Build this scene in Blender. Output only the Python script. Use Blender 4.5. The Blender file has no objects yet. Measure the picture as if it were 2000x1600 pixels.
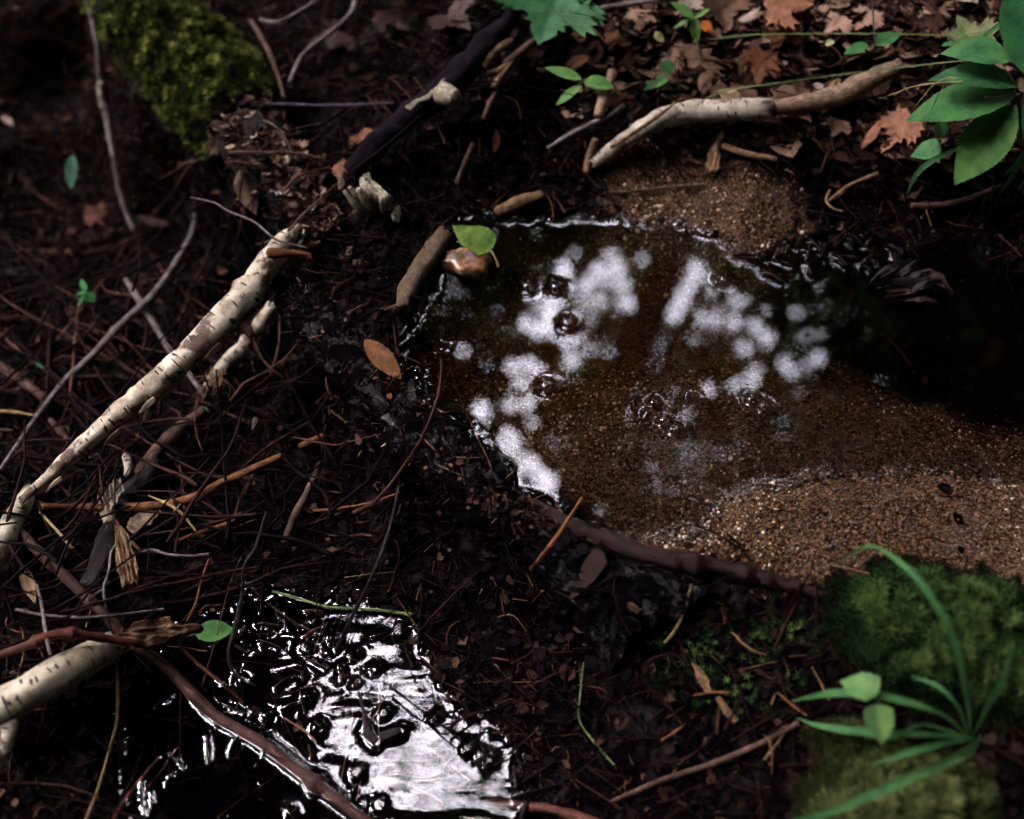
import bpy, math, random
import numpy as np
from mathutils import Vector, kdtree
random.seed(7); RNG = np.random.default_rng(7)
PI = math.pi; R = math.radians
sc = bpy.context.scene
# ------------------------------------------------------------------ camera
DIST = 1.37; PITCH = R(55); LENS = 80.0; SENS = 70.0
CAM = np.array([0, -DIST*math.cos(PITCH), DIST*math.sin(PITCH)])
cd = bpy.data.cameras.new('camera'); cam = bpy.data.objects.new('camera', cd); sc.collection.objects.link(cam)
cam.location = CAM; cam.rotation_euler = (PI/2-PITCH, 0, 0)
cd.lens = LENS; cd.sensor_width = SENS; cd.sensor_fit = 'HORIZONTAL'; cd.clip_start = .05; cd.clip_end = 300
cd.dof.use_dof = True; cd.dof.focus_distance = 1.36; cd.dof.aperture_fstop = 3.6
sc.camera = cam
# ------------------------------------------------------------------ light
SUN_EL, SUN_AZ = R(54), R(302)      # azimuth clockwise from +y: far left, where crown leaves are thinned to let its light in
SUNV = np.array([math.sin(SUN_AZ)*math.cos(SUN_EL), math.cos(SUN_AZ)*math.cos(SUN_EL), math.sin(SUN_EL)])
w = bpy.data.worlds.new('World'); sc.world = w; w.use_nodes = True
nt = w.node_tree; bg = nt.nodes['Background']
sky = nt.nodes.new('ShaderNodeTexSky'); sky.sky_type = 'NISHITA'; sky.sun_disc = False
sky.sun_elevation = SUN_EL; sky.sun_rotation = SUN_AZ; sky.dust_density = 6; sky.air_density = 1.0
hs = nt.nodes.new('ShaderNodeHueSaturation'); hs.inputs['Saturation'].default_value = .22
nt.links.new(sky.outputs[0], hs.inputs['Color']); mg = nt.nodes.new('ShaderNodeMix'); mg.data_type = 'RGBA'; mg.blend_type = 'MULTIPLY'; mg.inputs[0].default_value = 1; mg.inputs[7].default_value = (1, .93, 1, 1)
nt.links.new(hs.outputs[0], mg.inputs[6]); nt.links.new(mg.outputs[2], bg.inputs[0])
bg.inputs[1].default_value = .15
w.cycles.sampling_method = 'MANUAL'; w.cycles.sample_map_resolution = 256
sl = bpy.data.lights.new('sun', 'SUN'); so = bpy.data.objects.new('sun', sl); sc.collection.objects.link(so)
sl.energy = .5; sl.angle = R(40); sl.color = (1, .89, .92)
so.location = Vector(SUNV)*12
so.rotation_euler = Vector(-SUNV).to_track_quat('-Z', 'Y').to_euler()
sc.view_settings.view_transform = 'Standard'; sc.view_settings.look = 'None'
sc.view_settings.exposure = 5.05; sc.view_settings.gamma = 1
sc.cycles.use_denoising = True
sc.cycles.max_bounces = 6; sc.cycles.diffuse_bounces = 2; sc.cycles.glossy_bounces = 3
sc.cycles.transparent_max_bounces = 24; sc.cycles.transmission_bounces = 4
sc.cycles.sample_clamp_indirect = 3; sc.cycles.caustics_reflective = False; sc.cycles.caustics_refractive = False
# ------------------------------------------------------------------ maths helpers
K = SENS/2000/LENS
FW = np.array([0, math.cos(PITCH), -math.sin(PITCH)]); UP = np.array([0, math.sin(PITCH), math.cos(PITCH)])
def ray(px, py):
    px = np.asarray(px, float)[..., None]; py = np.asarray(py, float)[..., None]
    return FW + (px-1000)*K*np.array([1., 0, 0]) + (800-py)*K*UP
def W(px, py, z):
    d = ray(px, py); t = (np.asarray(z)-CAM[2])/d[..., 2]
    return CAM + d*t[..., None]
def proj(p, mirror=False):
    p = np.array(p, float)
    if mirror: p = p*np.array([1, 1, -1.])
    v = p-CAM; dep = v@FW
    return 1000+(v[..., 0]/dep)/K, 800-(v@UP)/dep/K, dep
def MIR(px, py, z):                    # where the sky ray mirrored in level water meets height z
    d = ray(px, py)*np.array([1, 1, -1.]); c = CAM*np.array([1, 1, -1.])
    t = (np.asarray(z)-c[2])/d[..., 2]
    return c + d*t[..., None]
_tab = RNG.random((64, 256, 256))[:8]
def vnoise(x, y, s=0):
    x = np.asarray(x, float)+s*17.3; y = np.asarray(y, float)+s*9.1
    xi = np.floor(x).astype(int); yi = np.floor(y).astype(int); fx = x-xi; fy = y-yi
    fx = fx*fx*(3-2*fx); fy = fy*fy*(3-2*fy); t = _tab[s % 8]
    a = t[xi & 255, yi & 255]; b = t[(xi+1) & 255, yi & 255]; c = t[xi & 255, (yi+1) & 255]; d = t[(xi+1) & 255, (yi+1) & 255]
    return (a*(1-fx)+b*fx)*(1-fy)+(c*(1-fx)+d*fx)*fy
def fbm(x, y, f, o=4, s=0):
    r = 0; a = 1; t = 0
    for k in range(o): r = r+a*(vnoise(x*f, y*f, s+k)-.5); t += a; a *= .5; f *= 2.03
    return r/t*2
def sstep(x): x = np.clip(x, 0, 1); return x*x*(3-2*x)
def polydist(x, y, poly):             # signed distance, negative inside
    x = np.asarray(x, float); y = np.asarray(y, float); best = np.full(x.shape, 1e9); ins = np.zeros(x.shape, bool)
    n = len(poly)
    for i in range(n):
        ax, ay = poly[i][:2]; bx, by = poly[(i+1) % n][:2]; dx, dy = bx-ax, by-ay
        t = np.clip(((x-ax)*dx+(y-ay)*dy)/(dx*dx+dy*dy), 0, 1)
        best = np.minimum(best, (x-ax-t*dx)**2+(y-ay-t*dy)**2)
        if ay != by: ins ^= ((ay > y) != (by > y)) & (x < (bx-ax)*(y-ay)/(by-ay)+ax)
    return np.where(ins, -1, 1)*np.sqrt(best)
def shepard(x, y, pts, soft=.05):
    x = np.asarray(x, float); y = np.asarray(y, float); num = 0; den = 0
    for px, py, v in pts:
        wgt = 1/((x-px)**2+(y-py)**2+soft**2)**2
        num = num+wgt*v; den = den+wgt
    return num/den
ZL = -.12
def ctv(l): return [(*W(float(a), float(b), 0.)[:2], c) for a, b, c in l]
UPOLY = W(*np.array([(878,432),(925,413),(1000,420),(1060,423),(1110,412),(1170,420),(1240,432),(1330,440),(1395,465),(1440,498),(1500,490),(1560,470),(1640,450),(1720,470),(1790,500),(1880,470),(1990,520),(2150,600),(2300,800),(2200,960),(2000,945),(1850,925),(1700,925),(1600,940),(1480,955),(1420,1000),(1380,1052),(1330,1068),(1250,1062),(1150,1028),(1060,985),(1000,930),(955,895),(900,830),(845,805),(800,765),(788,720),(785,650),(810,610),(850,560),(868,510),(885,480)], float).T, 0.0)[:, :2]
LPOLY = W(*np.array([(330,1250),(380,1200),(470,1165),(560,1150),(700,1180),(800,1195),(830,1250),(850,1310),(900,1385),(960,1400),(1000,1450),(1020,1510),(1060,1560),(1090,1680),(600,1720),(280,1680),(230,1500),(240,1350)], float).T, ZL)[:, :2]
def ctl(l): return [(*W(float(a), float(b), c)[:2], c) for a, b, c in l]
BANK = ctl([(1000,0,.11),(1300,0,.12),(1600,0,.13),(2000,0,.16),(1500,200,.07),(1200,250,.05),(1050,330,.03),(1350,360,.022),(1600,330,.045),(1800,300,.08),(1950,350,.10),(2000,450,.07),(1750,400,.03),
 (800,0,.02),(700,130,-.03),(900,200,.06),(800,330,.03),(600,0,-.12),(300,0,-.02),(60,0,-.1),(350,130,-.02),(450,250,.0),(520,330,.01),(600,420,.01),(720,430,.02),(700,560,.012),(640,640,.012),(760,620,.008),
 (100,200,-.26),(150,400,-.28),(300,500,-.28),(420,520,-.24),(480,640,-.2),(540,760,-.17),(610,870,-.15),(740,800,-.01),(830,880,-.012),(650,920,-.13),(720,960,-.12),(860,1010,-.08),(960,1075,-.08),(850,1080,-.125),
 (0,800,-.24),(200,800,-.22),(200,1000,-.17),(400,900,-.18),(450,1060,-.13),(600,1090,-.125),(0,1100,-.09),(150,1180,-.1),(60,1330,-.07),(100,1500,-.085),(200,1600,-.095),(0,1650,-.08),
 (1000,1200,-.1),(930,1300,-.112),(1100,1300,-.09),(1080,1450,-.1),(1150,1560,-.1),(1150,1100,-.03),(1250,1140,-.02),(1300,1280,-.05),(1400,1200,-.012),(1450,1350,-.03),(1350,1450,-.07),(1600,1500,-.03),(1450,1600,-.07),
 (1600,1200,.0),(1700,1250,.03),(1850,1200,.04),(1950,1300,.05),(1700,1450,.02),(1750,1560,.03),(1950,1550,.02),(1900,1440,.03),(1500,1040,.008),(1700,1040,.012),(1900,1050,.014),(2100,1100,.03),(1600,1120,.012),
 (2300,1500,.1),(2500,600,.15),(2400,200,.2),(-300,300,-.15),(-300,1000,-.1),(-300,1700,-.05),(1000,1900,-.1),(2000,1900,.05)])
DEP = ctl([(950,650,-.08),(1100,600,-.085),(850,700,-.06),(1000,850,-.05),(1200,900,-.015),(1300,1000,-.009),(1450,880,-.011),(1300,700,-.055),(1400,780,-.032),(1600,650,-.07),(1800,700,-.07),(1700,850,-.018),(2000,800,-.05),(2000,900,-.014),(1550,550,-.05),(1200,480,-.035),(1000,450,-.035),(1100,1000,-.016)])
def T(x, y):
    x = np.asarray(x, float); y = np.asarray(y, float)
    wob = fbm(x, y, 14, 3, 1)*.014
    su = polydist(x, y, UPOLY)+wob; sl_ = polydist(x, y, LPOLY)+fbm(x, y, 22, 3, 3)*.02
    bank = shepard(x, y, BANK, .035)
    rim = .30*np.minimum(su, .03); h = rim*(1-sstep((su-.02)/.09))+bank*sstep((su-.02)/.09)
    hin = shepard(x, y, DEP, .04)*(1-np.exp(-np.maximum(-su, 0)/.045))
    h = np.where(su < 0, hin, h)
    hl = ZL-.028*(1-np.exp(-np.maximum(-sl_, 0)/.03))
    k = sstep((sl_)/.05); out = np.maximum(h, ZL+.004+.1*np.clip(sl_, 0, .05))
    h = np.where((sl_ < .05) & (su > .06), np.where(sl_ < 0, hl, (ZL+.004*k)*(1-k)+out*k), h)
    return h
GRAV = ctv([(1200,900,1),(1400,900,1),(1600,800,1),(1800,800,1),(1500,1040,1),(1700,1040,1),(1900,1050,1),(1620,1110,1),(1350,390,.9),(1250,345,.8),(1450,430,1),(1540,430,.6),(1250,290,.2),(1400,300,.3),(1500,340,.2),(1620,400,0),(1640,470,.2),(1200,600,1),(950,600,.6),(900,720,.5),(1400,650,1),(1100,760,1),(1850,620,0),(1700,600,.1),(1800,720,.05),(1950,740,.1),(1600,560,.2),(2050,780,.1),(1650,700,.45),(1300,1060,1),(2050,900,1),  # bare dark soil in the pool's right part stands in for shading and dark reflection
 (1150,1120,0),(1400,1180,.15),(1600,1200,0),(1800,1200,0),(1300,1150,0),(1500,250,0),(1700,350,0),(1900,450,0),(1100,340,0),(800,800,0),(700,600,0),(900,950,0),(1050,1050,0),(800,400,0),(1300,200,0),(1000,1300,0),(1500,1400,.1),(2000,1300,0),(1900,300,0),(600,900,0)])
def graveliness(x, y): return shepard(x, y, GRAV, .03)
def Tn(x, y):
    g = graveliness(x, y); a = .0012*g+.0055*(1-g)
    return T(x, y)+fbm(x, y, 38, 4, 2)*a*1.6+fbm(x, y, 130, 3, 4)*a*.7
def solve(px, py, lift, zabs=False, fn=None):
    px = np.asarray(px, float); py = np.asarray(py, float)
    if zabs: return W(px, py, np.asarray(lift, float))
    z = np.zeros(px.shape)
    for k in range(16):
        p = W(px, py, z); z = z+.6*((fn or T)(p[..., 0], p[..., 1])+lift-z)
    return W(px, py, z)
# ------------------------------------------------------------------ mesh helpers
def mesh(name, V, F, uv=None, rnd=None, smooth=True):
    V = np.asarray(V, np.float32); me = bpy.data.meshes.new(name)
    if isinstance(F, np.ndarray):
        k = F.shape[1]; me.vertices.add(len(V)); me.vertices.foreach_set('co', V.ravel())
        me.loops.add(F.size); me.loops.foreach_set('vertex_index', F.astype(np.int32).ravel())
        me.polygons.add(len(F)); me.polygons.foreach_set('loop_start', np.arange(0, F.size, k, dtype=np.int32))
    else:
        me.from_pydata([tuple(v) for v in V.tolist()], [], F)
    me.update(calc_edges=True)
    if uv is not None:
        li = np.empty(len(me.loops), np.int32); me.loops.foreach_get('vertex_index', li)
        me.uv_layers.new(name='UVMap').data.foreach_set('uv', np.asarray(uv, np.float32)[li].ravel())
    if rnd is not None:
        a = me.attributes.new('rnd', 'FLOAT', 'POINT'); a.data.foreach_set('value', np.asarray(rnd, np.float32))
    if smooth: me.polygons.foreach_set('use_smooth', np.ones(len(me.polygons), bool))
    me.validate()
    return me
def link(name, me, mat, parent=None):
    o = bpy.data.objects.new(name, me); sc.collection.objects.link(o)
    if mat: me.materials.append(mat)
    if parent: o.parent = parent; o.matrix_parent_inverse = parent.matrix_world.inverted() if False else o.matrix_parent_inverse
    return o
def tag(o, label=None, cat=None, group=None, kind=None):
    if label: o['label'] = label
    if cat: o['category'] = cat
    if group: o['group'] = group
    if kind: o['kind'] = kind
    return o
def empty(name, label, cat, group=None):
    o = bpy.data.objects.new(name, None); sc.collection.objects.link(o); o.empty_display_size = .02
    return tag(o, label, cat, group)
def scatter(name, bv, bf, pos, rot, scl, mat, uv=None, parent=None, smooth=True, rnd=None):
    bv = np.asarray(bv, float); bf = np.asarray(bf); n = len(pos); k = len(bv)
    v = bv[None]*scl[:, None, :]; v = np.einsum('nij,nkj->nki', rot, v)+pos[:, None, :]
    f = bf[None]+(np.arange(n)*k)[:, None, None]
    if rnd is None: rnd = RNG.random(n)
    me = mesh(name, v.reshape(-1, 3), f.reshape(-1, bf.shape[1]), None if uv is None else np.tile(uv, (n, 1)), np.repeat(rnd, k), smooth)
    return link(name, me, mat, parent)
def rots(n, tilt=PI):
    z = RNG.random(n)*2*PI; a = (RNG.random(n))*tilt; b = RNG.random(n)*2*PI
    ax = np.stack([np.cos(b), np.sin(b), 0*b], 1); c, s = np.cos(a), np.sin(a)
    Kx = np.zeros((n, 3, 3)); Kx[:, 0, 2] = ax[:, 1]; Kx[:, 1, 2] = -ax[:, 0]; Kx[:, 2, 0] = -ax[:, 1]; Kx[:, 2, 1] = ax[:, 0]
    M = np.eye(3)+s[:, None, None]*Kx+(1-c)[:, None, None]*(Kx@Kx)
    Z = np.zeros((n, 3, 3)); Z[:, 0, 0] = np.cos(z); Z[:, 0, 1] = -np.sin(z); Z[:, 1, 0] = np.sin(z); Z[:, 1, 1] = np.cos(z); Z[:, 2, 2] = 1
    return M@Z
# ------------------------------------------------------------------ materials
class G:
    def __init__(s, name):
        s.m = bpy.data.materials.new(name); s.m.use_nodes = True; s.t = s.m.node_tree; s.t.nodes.clear()
        s.out = s.t.nodes.new('ShaderNodeOutputMaterial')
    def n(s, typ, props=None, **kw):
        nd = s.t.nodes.new('ShaderNode'+typ)
        for k, v in (props or {}).items(): setattr(nd, k, v)
        for k, v in kw.items():
            key = int(k[1:]) if k[0] == 'i' and k[1:].isdigit() else k.replace('_', ' ')
            sock = nd.inputs[key]
            if isinstance(v, bpy.types.NodeSocket): s.t.links.new(v, sock)
            elif isinstance(v, bpy.types.Node): s.t.links.new(v.outputs[0], sock)
            else: sock.default_value = v
        return nd
    def ramp(s, fac, stops, interp='LINEAR'):
        nd = s.n('ValToRGB', Fac=fac); cr = nd.color_ramp; cr.interpolation = interp
        while len(cr.elements) < len(stops): cr.elements.new(.5)
        for e, (p, c) in zip(cr.elements, stops): e.position = p; e.color = (*c, 1) if len(c) == 3 else c
        return nd
    def mix(s, fac, a, b, mode='MIX'):
        nd = s.t.nodes.new('ShaderNodeMix'); nd.data_type = 'RGBA'; nd.blend_type = mode
        for idx, v in ((0, fac), (6, a), (7, b)):
            if isinstance(v, bpy.types.Node): v = v.outputs[0]
            if isinstance(v, bpy.types.NodeSocket): s.t.links.new(v, nd.inputs[idx])
            else: nd.inputs[idx].default_value = (*v, 1) if isinstance(v, tuple) else v
        return nd.outputs[2]
    def surf(s, sh): s.t.links.new(sh.outputs[0] if isinstance(sh, bpy.types.Node) else sh, s.out.inputs[0]); return s.m
def noise(g, vec, scale, detail=4, rough=.6): return g.n('TexNoise', Vector=vec, Scale=scale, Detail=detail, Roughness=rough)
def obj_co(g): return g.n('TexCoord').outputs['Object']
def uv_co(g): return g.n('TexCoord').outputs['UV']

def soil_mat():
    g = G('wet_soil'); co = obj_co(g)
    n1 = noise(g, co, 9, 5); n2 = noise(g, co, 70, 6, .7); n3 = noise(g, co, 420, 3)
    dark = g.ramp(n2, [(.3, (.0006, .0002, .0009)), (.52, (.0018, .0008, .0019)), (.66, (.006, .0028, .003)), (.8, (.026, .012, .008))])
    pur = g.ramp(n1, [(.35, (.55, .5, .6)), (.65, (1.25, 1.05, .9))])
    col = g.mix(1.0, dark, pur, 'MULTIPLY')
    at = g.n('Attribute', {'attribute_name': 'gravel'})
    gm = g.n('MapRange', Value=at.outputs['Fac'], i1=.25, i2=.75)
    vo = g.n('TexVoronoi', Vector=co, Scale=420)
    gr = g.ramp(g.n('SeparateColor', Color=vo.outputs['Color']), [(0, (.006, .003, .002)), (.45, (.028, .013, .007)), (.8, (.07, .038, .02)), (1, (.13, .08, .05))])
    col = g.mix(gm.outputs[0], col, gr)
    rg = g.ramp(n1, [(.3, (.18,)*3), (.7, (.6,)*3)])
    bh = g.n('Math', {'operation': 'ADD'}, i0=g.n('Math', {'operation': 'MULTIPLY'}, i0=n2, i1=1.0), i1=g.n('Math', {'operation': 'MULTIPLY'}, i0=n3, i1=.35))
    b = g.n('Bump', Height=bh, Strength=.9, Distance=.006)
    sp = g.ramp(noise(g, co, 16, 3), [(.56, (.0,)*3), (.80, (.35,)*3)])
    return g.surf(g.n('BsdfPrincipled', Base_Color=col, Roughness=rg, Normal=b, Specular_IOR_Level=sp))
def grains_mat():
    g = G('pebbles'); a = g.n('Attribute', {'attribute_name': 'rnd'})
    col = g.ramp(a.outputs['Fac'], [(0, (.006, .003, .003)), (.25, (.018, .008, .005)), (.5, (.045, .020, .009)), (.7, (.07, .036, .018)), (.85, (.13, .075, .04)), (.95, (.09, .07, .06)), (1, (.38, .28, .19))])
    n = noise(g, obj_co(g), 700, 2); c = g.mix(.5, col, n.outputs['Color'], 'OVERLAY')
    return g.surf(g.n('BsdfPrincipled', Base_Color=col, Roughness=.35))
def bark_mat(name, c1, c2, c3=None, rough=.7, fine=1.0, spec=.12, bump=.5):
    g = G(name); mp = g.n('Mapping', Vector=uv_co(g), Scale=(90*fine, 420*fine, 1)); n1 = noise(g, mp, 1, 6, .7)
    n2 = noise(g, uv_co(g), 60*fine, 4, .7); n4 = noise(g, g.n('Mapping', Vector=uv_co(g), Scale=(900, 260, 1)), 1, 2); st = [(.32, c1), (.6, c2)]+([(.75, c3)] if c3 else [])
    col = g.ramp(n1, st); m = g.ramp(n2, [(.33, (.3,)*3), (.5, (.85,)*3), (.66, (1.35,)*3)])
    col = g.mix(1.0, col, m, 'MULTIPLY'); col = g.mix(1.0, col, g.ramp(n4, [(.34, (.35,)*3), (.46, (1,)*3)]), 'MULTIPLY')
    b = g.n('Bump', Height=n1, Strength=bump, Distance=.003)
    if spec < 0:                       # wet in patches
        b = g.n('Bump', Height=noise(g, obj_co(g), 260, 5, .7), Strength=1.0, Distance=.004); spec = g.ramp(noise(g, obj_co(g), 48, 4, .7), [(.52, (0,)*3), (.68, (.55,)*3)]).outputs[0]
    return g.surf(g.n('BsdfPrincipled', Base_Color=col, Roughness=rough, Normal=b, Specular_IOR_Level=spec))
def birch_mat(name='birch_bark', white=(.54, .48, .38), shade=(.25, .20, .14), peel=.55):
    g = G(name); uv = uv_co(g)
    big = noise(g, uv, 55, 4, .6); fine = noise(g, uv, 420, 4, .7)
    base = g.ramp(big, [(.3, shade), (.55, white), (.8, tuple(min(1, c*1.12) for c in white))])
    base = g.mix(g.ramp(fine, [(.50, (0,)*3), (.75, (.6,)*3)]), base, (.16, .11, .07))
    mp = g.n('Mapping', Vector=uv, Scale=(230, 60, 1)); ln = noise(g, mp, 1, 1, .4)      # lenticels across the stem
    ln = g.n('Math', {'operation': 'ADD'}, i0=ln, i1=g.n('Math', {'operation': 'MULTIPLY'}, i0=g.n('Math', {'operation': 'SUBTRACT'}, i0=noise(g, uv, 30, 2), i1=.5), i1=.35))
    l = g.ramp(ln, [(.635, (0,)*3), (.66, (1,)*3)])
    base = g.mix(1.0, base, g.ramp(noise(g, uv, 16, 4, .7), [(.35, (.45, .40, .34)), (.58, (1, 1, 1))]), 'MULTIPLY')
    col = g.mix(l, base, (.012, .008, .007))
    pt = noise(g, uv, 24, 5, .62); p = g.ramp(pt, [(peel-.03, (0,)*3), (peel+.03, (1,)*3)])
    col = g.mix(p, col, g.ramp(fine, [(.3, (.015, .009, .007)), (.6, (.10, .05, .028))]))
    hgt = g.n('Math', {'operation': 'SUBTRACT'}, i0=fine, i1=g.n('Math', {'operation': 'ADD'}, i0=l, i1=p))
    b = g.n('Bump', Height=hgt, Strength=.6, Distance=.0018)
    return g.surf(g.n('BsdfPrincipled', Base_Color=col, Roughness=.65, Normal=b))
_lm = {}
def leaf_mat(col, dead=False, tr=.35, gloss=.6):
    key = (col, dead, tr, gloss)
    if key in _lm: return _lm[key]
    g = G('dead_leaf_blade' if dead else 'green_leaf_blade'); uv = uv_co(g); s = g.n('SeparateXYZ', Vector=uv)
    av = g.n('Math', {'operation': 'ABSOLUTE'}, i0=s.outputs[1])
    u2 = g.n('Math', {'operation': 'SUBTRACT'}, i0=s.outputs[0], i1=g.n('Math', {'operation': 'MULTIPLY'}, i0=av, i1=.45))
    fr = g.n('Math', {'operation': 'PINGPONG'}, i0=u2, i1=.055)
    lat = g.n('Math', {'operation': 'LESS_THAN'}, i0=fr, i1=.004)
    mid = g.n('Math', {'operation': 'LESS_THAN'}, i0=av, i1=.022)
    vein = g.n('Math', {'operation': 'MAXIMUM'}, i0=lat, i1=mid)
    n = noise(g, obj_co(g), 60 if dead else 35, 5, .65); n2 = noise(g, obj_co(g), 260, 3)
    lo = tuple(c*(.35 if dead else .5) for c in col); hi = (min(1, col[0]*1.5), min(1, col[1]*1.5), min(1, col[2]*1.5)) if dead else (col[0]*1.9, col[1]*1.3, col[2]*1.05)
    c = g.ramp(n, [(.3, lo), (.5, col), (.72, hi)])
    c = g.mix(g.ramp(n2, [(.55, (0,)*3), (.8, (.5,)*3)]), c, tuple(x*.5 for x in col))
    c = g.mix(g.n('Math', {'operation': 'MULTIPLY'}, i0=vein, i1=.45), c, tuple(x*(1.5 if dead else .62) for x in col))
    sp_ = g.ramp(noise(g, obj_co(g), 110, 2, .5), [(.70, (0,)*3), (.74, (.9,)*3)]); c = g.mix(sp_, c, (.06, .035, .015) if not dead else (.02, .012, .008))
    b = g.n('Bump', Height=g.n('Math', {'operation': 'SUBTRACT'}, i0=n, i1=g.n('Math', {'operation': 'MULTIPLY'}, i0=vein, i1=.4)), Strength=.35, Distance=.0015)
    pr = g.n('BsdfPrincipled', Base_Color=c, Roughness=gloss, Normal=b, Specular_IOR_Level=.15)
    tl = g.n('BsdfTranslucent', Color=c, Normal=b)
    _lm[key] = g.surf(g.n('MixShader', Fac=tr, i1=pr.outputs[0], i2=tl.outputs[0])); return _lm[key]
def rndmat(name, stops, rough=.8, tr=0, uvshade=False):
    g = G(name); a = g.n('Attribute', {'attribute_name': 'rnd'}); c = g.ramp(a.outputs['Fac'], stops)
    n = noise(g, obj_co(g), 120, 3); c = g.mix(1.0, c, g.ramp(n, [(.3, (.55,)*3), (.7, (1.3,)*3)]), 'MULTIPLY')
    pr = g.n('BsdfPrincipled', Base_Color=c, Roughness=rough, Specular_IOR_Level=.03)
    if tr: pr = g.n('MixShader', Fac=tr, i1=pr.outputs[0], i2=g.n('BsdfTranslucent', Color=c).outputs[0])
    return g.surf(pr)
def water_mat(name, absorb):
    g = G(name); fr = g.n('Fresnel', IOR=1.5)
    gl = g.n('BsdfGlossy', Roughness=0.0, Color=(.95, .95, 1, 1)); tp = g.n('BsdfTransparent')
    m = g.surf(g.n('MixShader', Fac=fr, i1=tp.outputs[0], i2=gl.outputs[0]))
    if absorb:
        va = g.n('VolumeAbsorption', Color=(*absorb[0], 1), Density=absorb[1]); g.t.links.new(va.outputs[0], g.out.inputs[1])
    return m
def bubble_mat():
    g = G('bubble_film'); fr = g.n('Fresnel', IOR=1.6)
    gl = g.n('BsdfGlossy', Roughness=0.0); tp = g.n('BsdfTransparent', Color=(.9, .88, .85, 1))
    return g.surf(g.n('MixShader', Fac=fr, i1=tp.outputs[0], i2=gl.outputs[0]))
SOIL = soil_mat(); GRAINS = grains_mat(); BIRCH = birch_mat()
BIRCH2 = birch_mat('weathered_birch_bark', (.40, .36, .27), (.2, .17, .12), .56)
B_BROWN = bark_mat('brown_bark', (.022, .012, .009), (.09, .05, .035), (.17, .10, .065))
B_RED = bark_mat('red_bark', (.025, .008, .006), (.10, .030, .020), (.16, .06, .035), .45)
B_GREY = bark_mat('grey_bark', (.04, .032, .035), (.16, .13, .125), (.26, .22, .2))
B_DARK = bark_mat('dark_wet_bark', (.003, .002, .003), (.012, .006, .007), (.04, .022, .02), .4, 1, .2, .9)
B_LITTER = bark_mat('litter_caked_bark', (.001,.0007,.0012), (.004,.002,.003), (.020,.011,.011), .22, 1.6, -1, 1.0)
B_TAN = bark_mat('bare_tan_wood', (.05, .026, .014), (.20, .12, .065), (.34, .23, .14), .8, 1.3, .1, .8)
B_ORG = bark_mat('orange_wood', (.05, .018, .009), (.16, .06, .022), (.27, .13, .055), .7)
B_ROOT = bark_mat('wet_red_root', (.008, .0025, .003), (.016, .004, .0045), (.055, .017, .013), .3, 1, .16, .9)
B_ROT = bark_mat('rotten_wood', (.02, .011, .008), (.13, .075, .045), (.24, .16, .1), .85, 1.4)
B_PALE = bark_mat('pale_splintered_wood', (.09, .075, .05), (.33, .29, .21), (.5, .45, .35), .7, 1.5)
B_YEL = bark_mat('yellow_stalk', (.12, .08, .03), (.28, .20, .09), None, .6)
B_GRN = bark_mat('green_stalk', (.04, .06, .02), (.10, .14, .05), None, .5)
LICHEN = bark_mat('lichen_crust', (.10, .11, .07), (.34, .36, .26), (.48, .48, .36), .9, 2)
# ------------------------------------------------------------------ ground: one sheet, fine under the lens, coarse far out
def axis(lo, hi, step, far):
    a = list(np.arange(lo, hi+1e-6, step)); s = step; x = hi
    while x < far: s *= 1.18; x += s; a.append(x)
    s = step; x = lo; b = []
    while x > -far: s *= 1.18; x -= s; b.append(x)
    return np.array(b[::-1]+a)
gx = axis(-1.0, 1.05, .0042, 30); gy = axis(-.62, 1.05, .0042, 30)
X, Y = np.meshgrid(gx, gy); Z = Tn(X, Y)
rr = np.hypot(X, Y); Z = Z+np.where(rr > 1.6, fbm(X, Y, .5, 3, 5)*np.minimum((rr-1.6)*.15, .4), 0)
nx, ny = len(gx), len(gy)
I = np.arange(nx*ny).reshape(ny, nx)
F = np.stack([I[:-1, :-1], I[:-1, 1:], I[1:, 1:], I[1:, :-1]], -1).reshape(-1, 4)
gme = mesh('ground', np.stack([X, Y, Z], -1).reshape(-1, 3), F)
at = gme.attributes.new('gravel', 'FLOAT', 'POINT'); at.data.foreach_set('value', graveliness(X, Y).astype(np.float32).ravel())
tag(link('ground', gme, SOIL), kind='structure')
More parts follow.
